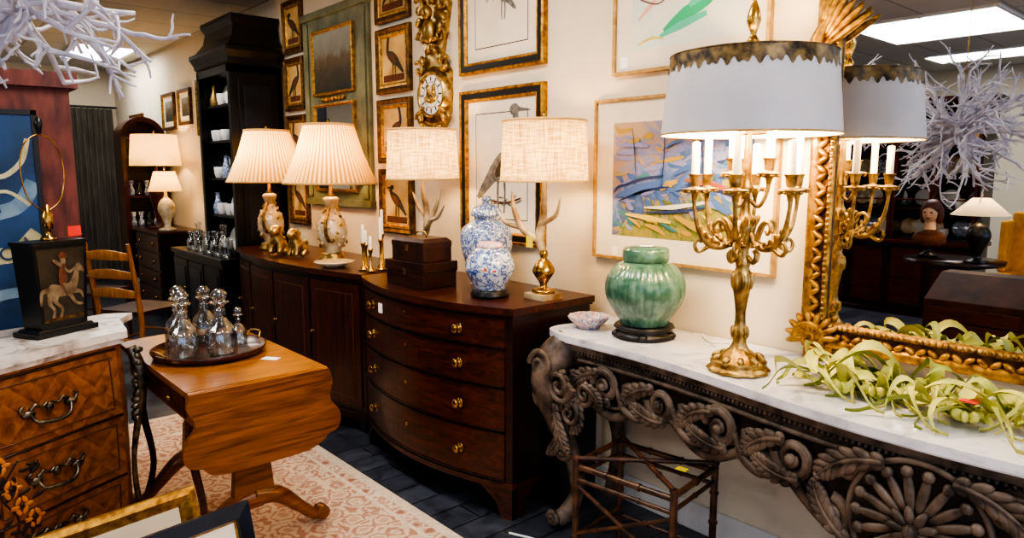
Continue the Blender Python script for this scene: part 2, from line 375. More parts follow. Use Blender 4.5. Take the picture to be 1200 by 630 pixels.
picture(b,1.27,2.157,1.11,1.81,[(0,0,'giltl'),(0,.025,'giltl'),(.012,.025,'giltl'),(.012,.012,'giltl'),(.105,.012,'cream')],'artbg')
x=W-.0145; Q=random.Random(11)
def dab(y,z,l,w,a,mt,k):
    ya,za=y-l*math.cos(a),z-l*math.sin(a); yb,zb=y+l*math.cos(a),z+l*math.sin(a)
    cl=lambda yy,zz:(min(max(yy,1.385),2.04),min(max(zz,1.225),1.695))
    b.stroke([cl(ya,za),cl(y+Q.uniform(-.01,.01),z+Q.uniform(-.015,.015)),cl(yb,zb)],[w*.5,w,w*.3],x-k*.00006,mt,th=.0004,sub=4)
for k in range(120):
    z=Q.uniform(1.24,1.69); y=Q.uniform(1.40,2.03); u=(z-1.215)/.49
    if u<.3: mt=Q.choice(['p_och','p_yel','p_oliv','p_oliv','p_lav','p_och','p_teal'])
    elif u<.65: mt=Q.choice(['p_blue','p_navy','p_blue','p_lav','p_blue','p_lav','p_teal','p_och'])
    else: mt=Q.choice(['p_lav','p_tan','p_tan','p_lav','p_lav','p_och','p_blue'])
    dab(y,z,Q.uniform(.02,.07),Q.uniform(.004,.016),Q.uniform(-.5,.5)+(.6 if u<.4 else 0),mt,k)
for (y,z,l,a,w,mt) in [(1.9,1.42,.13,-.25,.022,'p_blue'),(1.88,1.40,.14,-.25,.006,'p_navy'),(1.9,1.45,.13,-.22,.006,'p_navy'),(1.72,1.36,.15,-.1,.010,'p_wht'),(1.72,1.34,.15,-.1,.006,'p_navy'),(1.55,1.44,.12,.2,.014,'p_red'),(1.55,1.42,.12,.2,.005,'p_navy'),(1.93,1.58,.10,1.45,.003,'p_navy'),(1.78,1.56,.13,1.6,.003,'p_navy'),(1.6,1.57,.1,1.4,.003,'p_navy'),(1.85,1.3,.12,.1,.012,'p_yel'),(1.6,1.28,.12,.3,.018,'p_och')]: dab(y,z,l,w,a,mt,130)
b.box(W-.016,W-.014,2.02,2.05,1.125,1.165,'tagw'); b.finish(origin=(W,1.71,1.46))
b=B('framed_abstract_painting')
picture(b,1.33,2.06,1.905,2.6,[(0,0,'giltl'),(0,.025,'giltl'),(.014,.025,'giltl'),(.014,.012,'giltl'),(.095,.012,'cream')],'artbg2')
for k,(p,w,mt) in enumerate([([(1.80,2.06),(1.70,2.11),(1.60,2.15),(1.5,2.22)],[.008,.028,.024,.01],'p_grn'),([(1.82,2.04),(1.72,2.07),(1.6,2.10)],[.006,.016,.01],'p_grn2'),([(1.68,2.14),(1.58,2.19),(1.5,2.22)],[.01,.024,.016],'p_grn2'),([(1.93,2.12),(1.88,2.16),(1.84,2.19)],[.004,.010,.006],'p_pink'),([(1.75,2.2),(1.745,2.28),(1.73,2.34)],[.006,.009,.006],'p_tan'),([(1.93,2.02),(1.86,2.04),(1.8,2.03)],[.003,.006,.003],'p_yel'),([(1.95,2.25),(1.88,2.28),(1.8,2.32)],[.003,.003,.002],'p_brn'),([(1.92,2.20),(1.83,2.17),(1.76,2.21)],[.003,.003,.002],'p_brn')]):
    b.stroke(p,w,x-k*.0001,mt,th=.0005)
b.box(W-.016,W-.014,1.98,2.02,1.93,1.98,'tagw')
b.finish(origin=(W,1.7,2.2))
for i,(z0,z1) in enumerate([(2.01,2.78),(1.12,1.925)]):
    b=B('framed_bird_engraving')
    picture(b,2.485,3.15,z0,z1,[(0,0,'giltf'),(0,.03,'giltf'),(.012,.034,'giltf'),(.016,.028,'giltf'),(.045,.028,'blackf'),(.05,.03,'giltf'),(.06,.02,'giltf'),(.06,.012,'giltf'),(.124,.012,'cream'),(.127,.0125,'blackf'),(.129,.0125,'blackf')],'cream')
    x=W-.0155
    if i==0:
        bird(b,x,2.80,2.38,.2,'birdg',-1)
        for a in (-.9,-.5,.3,.7): b.stroke([(2.80,2.37),(2.80+.09*math.sin(a*2),2.37+.05*math.cos(a)),(2.80+.13*math.sin(a*2),2.36)],[.012,.008,.002],x,'birdg')
    else:
        bird(b,x,2.80,1.53,.42,'birdg',1,True)
        b.stroke([(2.66,1.36),(2.8,1.33),(2.98,1.36)],[.004,.008,.003],x,'birdr')
        for k in range(9): disk(b,x,2.68+.035*k,1.34+.02*math.sin(k*2),.03,.005,'birdg',R.uniform(-1,1),8)
    b.finish(origin=(W,2.82,(z0+z1)/2))
for (y0,y1,dz) in [(3.645,4.03,0),(5.09,5.42,-.02)]:
    for (z0,z1) in [(2.41,2.8),(1.98,2.375),(1.545,1.945),(1.10,1.51)]:
        z0+=dz;z1+=dz
        b=B('framed_bird_print')
        picture(b,y0,y1,z0,z1,[(0,0,'giltd'),(0,.025,'giltd'),(.012,.035,'giltd'),(.03,.02,'giltd'),(.036,.022,'blackf'),(.05,.02,'giltf'),(.06,.012,'giltf')],'print')
        x=W-.0155; cy=(y0+y1)/2; cz=(z0+z1)/2
        b.box(x-.001,x,y0+.075,y1-.075,z0+.07,z0+.11,'birdr')
        bird(b,x-.001,cy,cz+.01,.22,'birdb',R.choice((-1,1)),R.random()<.5)
        b.finish(origin=(W,cy,cz))
b=B('trumeau_mirror'); y0,y1,z0,z1=4.12,5.06,1.25,2.62
b.box(W-.03,W-.002,y0,y1,z0,z1,'greenf')
T=lambda a,c,e,f,fill,s='giltf':picture(b,a,c,e,f,[(0,0,s),(0,.02,s),(.012,.024,s),(.022,.01,s)],fill,x=W-.03)
T(y0+.17,y1-.17,z0+.78,z1-.14,'art_land2'); T(y0+.17,y1-.17,z0+.1,z0+.72,'mirror','giltf')
b.box(W-.05,W-.002,y0-.01,y1+.01,z1-.05,z1,'greenf'); b.box(W-.045,W-.002,y0-.01,y1+.01,z0,z0+.05,'greenf')
for y in (y0+.06,y1-.06): b.box(W-.042,W-.03,y-.035,y+.035,z0+.06,z1-.07,'greenf')
for k in range(7): b.ell((W-.04,4.6+(k-3)*.05,z0+.75),(.012,.022,.016),'giltf')
b.finish(origin=(W,4.6,1.9),bevel=.003)

b=B('gilt_cartel_clock'); cy=3.39
Tq=TR(W-.002,cy,1.93)@RY(-pi/2)
b.lathe([(0,0),(.15,0),(.16,.03),(.13,.05),(.125,.06),(.115,.055),(.11,.045)],'gilt',T=Tq,seg=40)
b.lathe([(.11,.046),(0,.048)],'white',T=Tq,seg=40)
for k in range(12):
    a=k*pi/6; b.box(-.004,.004,.078,.102,.049,.0505,'dkframe',T=Tq@RZ(a))
b.lathe([(.07,.0485),(.072,.0505),(.074,.0485)],'gilt',T=Tq,seg=30)
b.box(-.003,.003,0,.07,.051,.053,'blackf',T=Tq@RZ(.6)); b.box(-.003,.003,0,.05,.051,.053,'blackf',T=Tq@RZ(2.4))
b.lathe([(.05,.05),(.045,.052),(0,.052)],'gilt',T=Tq,seg=20)
prof=[(1.70,.03),(1.76,.10),(1.83,.14),(2.05,.15),(2.10,.11),(2.16,.08),(2.3,.12),(2.42,.15),(2.5,.1),(2.6,.06)]
L=[(cy-w,z) for z,w in prof]+[(cy+w,z) for z,w in reversed(prof)]
b.prism(L,W-.03,W-.002,'gilt','yz')
for s in (-1,1):
    for (yy,zz,r0,st) in [(.12,1.80,.045,0),(.13,2.08,.05,1),(.09,2.25,.05,0),(.12,2.42,.055,1),(.06,1.73,.03,1)]:
        pts=[(W-.045,cy+s*(yy+(r0*(1-t/14))*math.cos(t*.6+st)),zz+(r0*(1-t/14))*math.sin(t*.6+st)) for t in range(13)]
        b.tube(pts,[.014*(1-t/16) for t in range(13)],'gilt',seg=6)
    for k in range(16):
        zz=1.74+k*.055; b.ell((W-.045,cy+s*(.07+.05*math.sin(k*1.3)),zz),(.02,.035,.016),'gilt',rot=RX(s*(.6+k)),seg=8,rows=5)
b.ell((W-.06,cy,2.28),(.03,.05,.07),'gilt'); b.ell((W-.07,cy,2.38),(.03,.032,.04),'gilt')
b.finish(origin=(W,cy,1.93))

# ------------------------------------------------------------------ furniture
def curved(b,y0,y1,z0,z1,fx,out,inn,mat,n=24):
    ys=[y0+(y1-y0)*k/n for k in range(n+1)]
    b.prism([(fx(y)-out,y) for y in ys]+[(fx(y)+inn,y) for y in reversed(ys)],z0,z1,mat)
def carc(b,y0,y1,z0,z1,off,mat,fx,xb,n=30):
    ys=[y0+(y1-y0)*k/n for k in range(n+1)]
    b.prism([(fx(y)-off,y) for y in ys]+[(xb,y1),(xb,y0)],z0,z1,mat)
b=B('bow_front_chest_of_drawers'); yc=2.74;hw=.605
fx=lambda y:1.885-.13*(1-((y-yc)/hw)**2)
carc(b,yc-hw,yc+hw,.15,.90,0,'mahogd',fx,2.36)
carc(b,yc-hw-.02,yc+hw+.02,.905,.935,.02,'mahog',fx,2.37)
carc(b,yc-hw-.012,yc+hw+.012,.895,.908,.012,'mahogd',fx,2.365)
carc(b,yc-hw-.008,yc+hw+.008,.14,.165,.01,'mahog',fx,2.36)
for (z0,z1) in [(.765,.885),(.595,.75),(.40,.58),(.18,.385)]:
    curved(b,yc-hw+.03,yc+hw-.03,z0,z1,fx,.009,.002,'mahog')
    for (a,c) in ((z0-.004,z0+.002),(z1-.002,z1+.004)): curved(b,yc-hw+.03,yc+hw-.03,a,c,fx,.014,.002,'mahogd')
    zm=(z0+z1)/2
    for y in (yc-.36,yc+.36):
        T=TR(fx(y)-.008,y,zm)@RY(-pi/2)
        b.lathe([(0,0),(.022,0),(.022,.004),(.010,.008),(.009,.016),(.018,.022),(.02,.03),(.012,.036),(0,.037)],'brass',T=T,seg=20)
    T=TR(fx(yc)-.009,yc,zm+.02)@RY(-pi/2); b.lathe([(0,0),(.009,0),(.009,.003),(0,.003)],'brass',T=T,seg=16)
for y,s in ((yc-hw,1),(yc+hw,-1)):
    pl=[(y,.15),(y,.0),(y+s*.05,.0),(y+s*.065,.06),(y+s*.1,.1),(y+s*.17,.15)]
    L0=[(fx(a)-.004,a,c) for a,c in pl]; L1=[(fx(a)+.03,a,c) for a,c in pl]; b.loops([L0,L1],'mahog')
    b.prism([(fx(y),.15),(fx(y),0),(fx(y)+.05,0),(fx(y)+.07,.07),(fx(y)+.14,.15)],y,y+s*.025,'mahog','xz')
    b.box(2.29,2.36,min(y,y+s*.05),max(y,y+s*.05),0,.15,'mahogd')
b.box(fx(3.0)-.014,fx(3.0)-.0125,2.96,3.01,.80,.85,'tagw')
b.finish(origin=(2.1,yc,0),bevel=.003)

b=B('mahogany_sideboard'); yc2=4.37;hw2=.93
fx2=lambda y:1.93-.13*(1-((y-yc2)/hw2)**2)
carc(b,yc2-hw2,yc2+hw2,.10,.895,0,'mahogd',fx2,2.38)
carc(b,yc2-hw2-.02,yc2+hw2+.02,.9,.93,.025,'mahog',fx2,2.385)
carc(b,yc2-hw2-.01,yc2+hw2+.01,.07,.12,.012,'mahogd',fx2,2.38)
for k in range(4):
    a=yc2-hw2+.03+k*.4575; c=a+.43
    curved(b,a,c,.15,.86,fx2,.008,.002,'mahogv')
    curved(b,a+.05,c-.05,.2,.81,fx2,.011,.002,'inlay')
    curved(b,a+.055,c-.055,.205,.805,fx2,.013,.002,'mahogv')
    T=TR(fx2(c-.03)-.01,c-.03,.55)@RY(-pi/2); b.lathe([(0,0),(.012,0),(.008,.012),(.012,.02),(0,.024)],'brass',T=T,seg=12)
for y in (yc2-hw2+.02,yc2-.3,yc2+.3,yc2+hw2-.08):
    b.box(fx2(y)+.0,fx2(y)+.06,y,y+.06,0,.08,'mahogd'); b.box(2.3,2.36,y,y+.06,0,.08,'mahogd')
b.finish(origin=(2.15,yc2,0),bevel=.003)

b=B('black_display_cabinet')
b.box(1.86,2.40,5.48,6.72,.06,.78,'black'); b.box(1.84,2.405,5.46,6.74,.78,.82,'black'); b.box(1.88,2.40,5.50,6.70,0,.06,'black')
for k in range(3):
    a=5.52+k*.40; b.box(1.848,1.862,a,a+.37,.12,.74,'black'); b.box(1.842,1.85,a+.05,a+.32,.18,.68,'dkframe')
    b.ell((1.835,a+.05,.5),(.012,.012,.012),'brass',seg=10,rows=6)
xf=2.0; ca,cb=5.48,6.22
b.box(xf,2.40,ca,ca+.03,.82,2.3,'black'); b.box(xf,2.40,cb-.03,cb,.82,2.3,'black'); b.box(2.37,2.40,ca,cb,.82,2.3,'dkframe')
b.box(xf,2.40,ca,cb,2.24,2.3,'black')
for z in (.82,1.12,1.42,1.72,2.0): b.box(xf+.02,2.38,ca+.03,cb-.03,z,z+.02,'black')
for y in (ca,cb-.05): b.box(xf-.015,xf,y,y+.05,.82,2.3,'black')
for z in (.82,2.24): b.box(xf-.015,xf,ca,cb,z,z+.06,'black')
b.box(2.05,2.34,ca-.015,ca,.9,2.2,'black'); b.box(2.09,2.30,ca-.02,ca-.01,.96,2.14,'dkframe')
rr=[(0,2.3),(.02,2.32),(.025,2.35),(.05,2.40),(.05,2.43),(.01,2.45),(-.04,2.52),(-.055,2.60),(-.03,2.65),(-.03,2.68)]
b.rects([(xf-o,2.41,ca-o,cb+o,z) for o,z in rr],'black')
for z in (1.14,1.44,1.74,2.02,.84):
    for k in range(7):
        y=ca+.12+k*.085+R.uniform(-.01,.01); t=R.random(); x=2.07+R.uniform(-.01,.05)
        if t<.4: b.lathe([(0,0),(.03,0),(.04,.04),(.042,.09),(.038,.09),(.034,.04),(0,.01)],'white',c=(x,y,z),seg=16)
        elif t<.7: b.lathe([(0,0),(.075,.0),(.09,.01),(0,.012)],R.choice(['bluew','bone','white']),T=TR(2.16,y,z+.095)@RY(-1.35),seg=20)
        else: b.lathe([(0,0),(.035,0),(.04,.06),(.02,.12),(.015,.17),(.025,.18),(0,.18)],R.choice(['glass','white','bluew','gilt']),c=(x,y,z),seg=16)
b.finish(origin=(2.15,6,0),bevel=.003)
b=B('crystal_glassware')
for k in range(10):
    x=1.91+.03*(k%2); y=5.56+k*.10; h=R.uniform(.14,.26)
    b.lathe([(0,0),(.035,0),(.04,h*.5),(.018,h*.7),(.02,h*.85),(.028,h),(0,h)],'glass',c=(x,y,.8225),seg=16,sub=3)
b.finish(origin=(1.92,6,.8225))

# ------------------------------------------------------------------ lamps
def pleated_lamp(x,y,zb):
    b=B('porcelain_table_lamp')
    b.lathe([(0,0),(.085,0),(.09,.015),(.07,.03),(.075,.045),(.05,.055)],'gilt',seg=32)
    b.lathe([(.045,.05),(.05,.07),(.085,.14),(.092,.2),(.075,.26),(.04,.31),(.035,.34),(.05,.38),(.045,.4),(.02,.41)],'bone',seg=32,sub=4)
    b.lathe([(.02,.405),(.03,.41),(.012,.43),(.01,.52),(.014,.53),(0,.55)],'gilt',seg=16)
    for s in (0,pi):
        T=RZ(s+pi/4)
        b.tube([(.07,0,.13),(.12,0,.18),(.125,0,.25),(.085,0,.3),(.05,0,.34)],[.012,.012,.01,.009,.008],'gilt',T=T,sub=4,seg=8)
    for k in range(40):
        a=k*2.4; z=.09+.0062*k; r=.088 if z<.22 else .088-(z-.22)*.42
        if z<.12: r=.078
        b.ell((r*math.cos(a),r*math.sin(a),z),(.008,.016,.011),'gilt' if k%2 else 'bone',rot=RZ(a)@RX(k),seg=8,rows=5)
    sh0,sh1=.49,.85; r0=.285
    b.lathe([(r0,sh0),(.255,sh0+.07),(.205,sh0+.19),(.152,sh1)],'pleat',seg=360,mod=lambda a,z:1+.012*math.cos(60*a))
    for r,z in ((r0+.003,sh0),(.155,sh1)):
        b.tube([(r*math.cos(t*pi/24),r*math.sin(t*pi/24),z) for t in range(48)],.007,'silk',closed=True,seg=6)
    for k in range(3):
        a=k*2*pi/3; b.tube([(0,0,sh1-.01),(.15*math.cos(a),.15*math.sin(a),sh1-.01)],.002,'brass',seg=5)
    b.tube([(0,0,.53),(0,0,sh1-.01)],.003,'brass',seg=6)
    b.lathe([(0,sh1-.01),(.008,sh1),(.012,sh1+.02),(0,sh1+.045)],'brass',seg=12)
    b.ell((.03,0,.62),(.03,.03,.04),'bulb')
    o=b.finish(loc=(x,y,zb)); plight('bulb_light',(x,y,zb+.66),13,parent=o)
pleated_lamp(2.08,4.09,.931); pleated_lamp(2.05,4.98,.931)
def antler_lamp(x,y,zb,fl):
    b=B('antler_table_lamp')
    b.box(-.062,.062,-.062,.062,0,.025,'antler')
    b.lathe([(.05,.025),(.052,.04),(.02,.05),(.018,.07),(.045,.11),(.05,.13),(.03,.165),(.015,.18),(.02,.2),(.012,.22)],'brass',seg=28,sub=3)
    b.tube([(0,0,.2),(.0,.03*fl,.27),(.01,.015*fl,.36),(0,-.0,.45),(0,0,.52)],[.016,.02,.017,.013,.008],'antler',sub=5)
    b.tube([(.0,.02*fl,.25),(-.03,.10*fl,.3),(-.03,.16*fl,.38),(-.02,.19*fl,.47)],[.015,.016,.012,.004],'antler',sub=5)
    b.tube([(-.03,.11*fl,.31),(-.05,.2*fl,.33),(-.05,.26*fl,.39)],[.013,.01,.003],'antler',sub=5)
    b.tube([(.0,.02*fl,.33),(.01,-.06*fl,.37),(.0,-.1*fl,.45)],[.013,.010,.003],'antler',sub=5)
    b.tube([(0,0,.5),(0,0,.8)],.004,'brass',seg=8)
    b.lathe([(.192,.52),(.18,.775)],'burlap',seg=64)
    for r,z in ((.193,.52),(.181,.775)):
        b.tube([(r*math.cos(t*pi/24),r*math.sin(t*pi/24),z) for t in range(48)],.005,'silk',closed=True,seg=6)
    for k in range(3):
        a=k*2*pi/3; b.tube([(0,0,.76),(.175*math.cos(a),.175*math.sin(a),.77)],.002,'brass',seg=5)
    b.lathe([(0,.77),(.01,.785),(.012,.80),(0,.82)],'brass',seg=12)
    b.ell((.0,.03,.6),(.028,.028,.04),'bulb')
    if fl>0: b.box(-.06,-.058,.01,.05,.23,.28,'tagy')
    o=b.finish(loc=(x,y,zb)); plight('bulb_light',(x,y,zb+.63),8,parent=o)
antler_lamp(2.14,2.215,.936,1); antler_lamp(2.12,3.12,.936,-1)

def skin(name,nodes,edges,mat,loc,rz=0,sub=2,scale=1):
    me=bpy.data.meshes.new(name); me.from_pydata([tuple(Vector(p[:3])*scale) for p in nodes],edges,[])
    ob=bpy.data.objects.new(name,me); SC.collection.objects.link(ob); ob.location=loc; ob.rotation_euler=(0,0,rz)
    md=ob.modifiers.new('Skin','SKIN'); me.materials.append(M[mat])
    sv=me.skin_vertices[0].data
    for i,p in enumerate(nodes): sv[i].radius=(p[3]*scale,p[3]*scale)
    sv[0].use_root=True; md.use_smooth_shade=True
    s2=ob.modifiers.new('Sub','SUBSURF'); s2.levels=sub; s2.render_levels=sub
    return ob
def lion(loc,rz,sc):
    n=[(0,-.045,.058,.05),(0,0,.10,.05),(0,.035,.145,.05),(0,.05,.195,.055),(0,.085,.195,.034),(0,.115,.185,.024),
       (.035,.055,.09,.022),(.037,.062,.045,.02),(.037,.085,.018,.018),(-.035,.055,.09,.022),(-.037,.062,.045,.02),(-.037,.085,.018,.018),
       (.05,-.03,.045,.034),(.055,.03,.02,.02),(-.05,-.03,.045,.034),(-.055,.03,.02,.02),(0,-.095,.05,.014),(0,-.115,.1,.014),(0,-.09,.14,.02),
       (.04,.04,.235,.014),(-.04,.04,.235,.014)]
    e=[(0,1),(1,2),(2,3),(3,4),(4,5),(2,6),(6,7),(7,8),(2,9),(9,10),(10,11),(0,12),(12,13),(0,14),(14,15),(0,16),(16,17),(17,18),(3,19),(3,20)]
    try: skin('gilt_lion_figurine',n,e,'gilt',loc,rz,scale=sc)
    except Exception as ex: print('skin fail',ex)
lion((1.95,4.62,.931),2.3,.85); lion((1.98,4.38,.931),2.0,.8)
b=B('porcelain_dish'); b.lathe([(0,0),(.06,0),(.065,.01),(.12,.03),(.115,.034),(.06,.014),(0,.012)],'bone',seg=32); b.finish(loc=(1.95,3.82,.9315))
b=B('white_candlestick_group')
for (x,y,h) in [(2.05,3.62,.22),(2.0,3.56,.26),(2.08,3.5,.3),(2.0,3.48,.2),(2.15,3.6,.34)]:
    b.lathe([(0,0),(.03,0),(.028,.01),(.01,.02),(.008,h*.5),(.014,h*.5+.02),(.016,h*.5+.03),(0,h*.5+.03)],'brass',c=(x,y,0),seg=16)
    b.lathe([(.008,h*.5+.02),(.008,h),(0,h+.005)],'wax',c=(x,y,0),seg=12)
b.finish(loc=(0,0,.9315))
b=B('rosewood_box'); b.box(-.10,.10,-.155,.155,0,.085,'rose'); b.box(-.105,.105,-.16,.16,.08,.125,'rose'); b.box(-.107,-.1,-.012,.012,.06,.09,'brass'); b.box(-.104,.104,-.159,.159,.075,.08,'blackf')
b.finish(loc=(1.95,2.90,.936),bevel=.004,rz=.05)
b=B('leather_trinket_box'); b.box(-.085,.085,-.13,.13,0,.07,'leather'); 
b.loops([[(-.087,-.132,.07),(.087,-.132,.07),(.087,.132,.07),(-.087,.132,.07)],[(-.087,-.132,.095),(.087,-.132,.095),(.087,.132,.095),(-.087,.132,.095)],[(-.07,-.115,.112),(.07,-.115,.112),(.07,.115,.112),(-.07,.115,.112)]],'leather')
b.tube([(0,-.04,.11),(0,-.035,.135),(0,.035,.135),(0,.04,.11)],.004,'brass',sub=3); b.box(-.092,-.086,-.012,.012,.05,.08,'brass')
for yy in (-.08,.08): b.box(-.088,.088,yy-.006,yy+.006,0,.097,'blackf')
b.finish(loc=(1.955,2.90,1.062),bevel=.003,rz=.05)
b=B('blue_and_white_ginger_jar'); b.lathe([(0,0),(.075,0),(.08,.01),(.09,.06),(.125,.17),(.132,.23),(.12,.28),(.075,.315),(.06,.325),(.06,.345)],'bluew',seg=48,sub=4)
b.lathe([(.07,.34),(.078,.345),(.075,.365),(.05,.39),(.02,.4),(.015,.41),(.024,.425),(0,.44)],'bluew',seg=40,sub=3); b.finish(loc=(2.21,2.70,.936))
b=B('blue_and_white_jar'); b.lathe([(0,0),(.085,0),(.088,.012),(.078,.02),(.082,.03),(0,.03)],'blackf',seg=32)
b.lathe([(0,.03),(.06,.03),(.075,.05),(.108,.11),(.11,.15),(.095,.19),(.07,.215),(.055,.222)],'bluew2',seg=48,sub=4)
b.lathe([(.056,.222),(.06,.225),(.05,.243),(0,.25)],'multi',seg=32,sub=3)
b.finish(loc=(2.0,2.42,.936))

# ------------------------------------------------------------------ console table
CY=.57;CH=1.47
def cfx(y):
    u=min(abs(y-CY)/CH/.75,1); return 1.855+.135*(.5-.5*math.cos(pi*u))
b=B('carved_console_table')
def ctop(off):
    ys=[CY-CH+.12+(2*CH-.24)*k/80 for k in range(81)]
    p=[(cfx(y)-off,y) for y in ys]
    e=[(2.0-off,2.0-.02),(2.03-off*.7,2.035+off*.7),(2.09,2.05+off),(2.2,2.03+off),(2.3,2.05+off),(2.41,2.07+off)]
    e=[(v.x,v.y) for v in cat([(a,c,0) for a,c in e],4)]
    l=[(a,2*CY-c) for a,c in e]
    return p+e+list(reversed(l))
b.prism(ctop(.02),.805,.83,'marble'); b.prism(ctop(.008),.797,.805,'marble')
b.prism(ctop(-.01),.77,.797,'carved'); b.prism(ctop(-.03),.71,.77,'carved')
def P(y,z,o=0): return (cfx(y)+.03-o,y,z)
def zl(y):
    d=abs(y-CY); return .595+.045*math.cos(d*2*pi/.45)-.13*math.exp(-(d/.2)**2)
ys=[CY-1.3+2.6*k/160 for k in range(161)]
b.tube([P(y,zl(y),.014) for y in ys],.018,'carved',seg=8)
b.tube([P(y,zl(y)+.034,.012) for y in ys],.008,'carved',seg=6)
b.tube([P(y,.735,.015) for y in ys],.009,'carved',seg=6)
for y in [CY-1.3+2.6*k/150 for k in range(151)]: b.ell(P(y,.762,.012),(.010,.0065,.009),'carved',seg=7,rows=5)
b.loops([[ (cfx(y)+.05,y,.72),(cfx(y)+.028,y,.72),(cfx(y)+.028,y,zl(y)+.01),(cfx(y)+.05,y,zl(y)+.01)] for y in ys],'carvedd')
def scroll(cy_,cz,r0,turn,a0,d,rad=.014,o=.018):
    n=int(16*turn)
    f=lambda t,k:P(cy_+d*(r0*k*(1-.85*t/n))*math.cos(a0+2*pi*turn*t/n),cz+(r0*k*(1-.85*t/n))*math.sin(a0+2*pi*turn*t/n),o+.012*t/n)
    b.tube([f(t,1) for t in range(n+1)],[rad*.85*(1-.5*t/n) for t in range(n+1)],'carved',seg=8)
    b.tube([f(t,1.24) for t in range(int(n*.6))],[rad*.4]*int(n*.6),'carved',seg=6)
def leaf(cy_,cz,l,w,ang,o=.02):
    b.ell(P(cy_+l*.5*math.cos(ang),cz+l*.5*math.sin(ang),o),(.011,l*.55,w),'carved',rot=RX(ang),seg=8,rows=6)
def acanthus(y,z,ang,L,curl,s,o=.03,wd=1.0):
    py,pz,a=y,z,ang; n=7; sp=[]
    for i in range(n+1):
        sp.append((py,pz,a)); py+=s*L/n*math.cos(a); pz+=L/n*math.sin(a); a+=curl/n
    b.tube([P(q[0],q[1],o+.008) for q in sp],[.009*(1-.7*i/n) for i in range(n+1)],'carved',seg=6)
    for i,(qy,qz,qa) in enumerate(sp):
        t=i/n; l=L*.34*math.sin(pi*(.18+.75*t))
        for sg in (-1,1):
            aa=qa+sg*.55; AA=aa if s>0 else pi-aa
            leaf(qy,qz,l,(.009+.003*(1-t))*wd,AA,o)
# large flowing C scrolls with long leaves growing out of them
for s in (-1,1):
    for k in range(4):
        d=.34+k*.27; y=CY+s*d; z=.665
        scroll(y,z,.062,1.6,(0 if k%2 else pi),s*(1 if k%2 else -1),.021,.022)
        b.tube([P(y+s*.05,z-.05,.02),P(y+s*.10,z-.085,.028),P(y+s*.17,z-.06,.028),P(y+s*.22,z+.01,.022)],[.008,.016,.017,.008],'carved',sub=6,seg=8)
        scroll(y+s*.155,z-.005,.036,1.4,(pi if k%2 else 0),-s,.014)
        acanthus(y+s*.03,z+.045,-.15,.17,-.9,s,.034,1.2)
        acanthus(y-s*.03,z-.055,-.25,.17,.9,s,.034,1.2)
        acanthus(y+s*.17,z+.03,-1.9,.10,1.2,s,.03)
        b.ell(P(y,z,.045),(.016,.017,.017),'carved',seg=10,rows=6)
    acanthus(CY+s*.08,.745,-.1,.20,-.9,s,.045,1.2); acanthus(CY+s*.16,.50,.5,.17,.9,s,.04,1.2)
    scroll(CY+s*.215,.545,.05,1.7,pi/2,s,.019); scroll(CY+s*.185,.70,.036,1.5,pi,s,.014)
# fluted shell medallion
for k in range(18):
    a=2*pi*k/18; leaf(CY+.035*math.cos(a),.60+.035*math.sin(a),.11,.013,a,.040)
    b.ell(P(CY+.142*math.cos(a),.60+.142*math.sin(a),.042),(.014,.016,.016),'carved',seg=8,rows=5)
for k in range(9):
    a=2*pi*k/9; leaf(CY+.012*math.cos(a),.60+.012*math.sin(a),.05,.012,a,.058)
b.ell(P(CY,.60,.066),(.020,.018,.018),'carved')
b.tube([P(CY+.166*math.cos(t*pi/20),.60+.166*math.sin(t*pi/20),.03) for t in range(40)],.009,'carved',closed=True,seg=7)
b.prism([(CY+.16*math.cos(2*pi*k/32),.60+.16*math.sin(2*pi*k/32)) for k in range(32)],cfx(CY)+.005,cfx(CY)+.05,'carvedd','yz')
for s in (1,-1):
    Y=lambda y: y if s>0 else 2*CY-y
    b.tube([(2.05,Y(1.96),.78),(1.99,Y(1.99),.72),(1.96,Y(2.0),.62),(1.99,Y(1.98),.48),(2.05,Y(1.94),.30),(2.07,Y(1.93),.15),(2.03,Y(1.95),.06),(1.99,Y(1.97),.035)],[.07,.075,.07,.05,.035,.03,.036,.034],'carved',sub=6,seg=14)
    b.tube([(2.33,Y(1.98),.78),(2.33,Y(2.0),.6),(2.36,Y(1.95),.3),(2.34,Y(1.97),.035)],[.05,.05,.03,.035],'carved',sub=6,seg=10)
    def sc3(c,r0,turn,a0,dd,rad=.014):
        n=int(16*turn); pts=[]
        for t in range(n+1):
            r=r0*(1-.85*t/n); a=a0+2*pi*turn*t/n
            pts.append((c[0]-.012*t/n,Y(c[1]+r*math.cos(a)*dd),c[2]+r*math.sin(a)))
        b.tube(pts,[rad*(1-.4*t/n) for t in range(n+1)],'carved',seg=7)
    for (c,r0,a0,dd) in [((1.92,2.0,.70),.065,0,1),((1.93,1.90,.64),.07,pi,1),((1.95,2.02,.56),.05,pi/2,-1),((1.95,1.86,.53),.055,0,1),((1.98,1.92,.45),.05,0,-1),((2.0,1.95,.34),.04,pi,1),((1.97,1.97,.045),.03,0,1),((1.97,1.80,.62),.05,pi,-1)]:
        sc3(c,r0,1.7,a0,dd)
    for (y,z,a,L_,cu) in [(1.84,.60,-2.0,.16,1.3),(1.93,.56,-1.6,.2,-.8),(1.98,.70,-1.2,.16,-.9),(1.90,.70,-2.2,.15,.8),(1.9,.46,-1.4,.14,.8),(1.80,.66,3.4,.12,.9)]: acanthus(Y(y),z,a,L_,cu,s,.085 if y>1.88 else .06)
    b.prism([(2.05,.70),(2.38,.70),(2.38,.62),(2.3,.64),(2.2,.58),(2.1,.6)],Y(1.97),Y(2.0),'carved','xz')
con=b.finish(origin=(2.15,CY,0)); con.scale=(1,1,KZ/.8305)

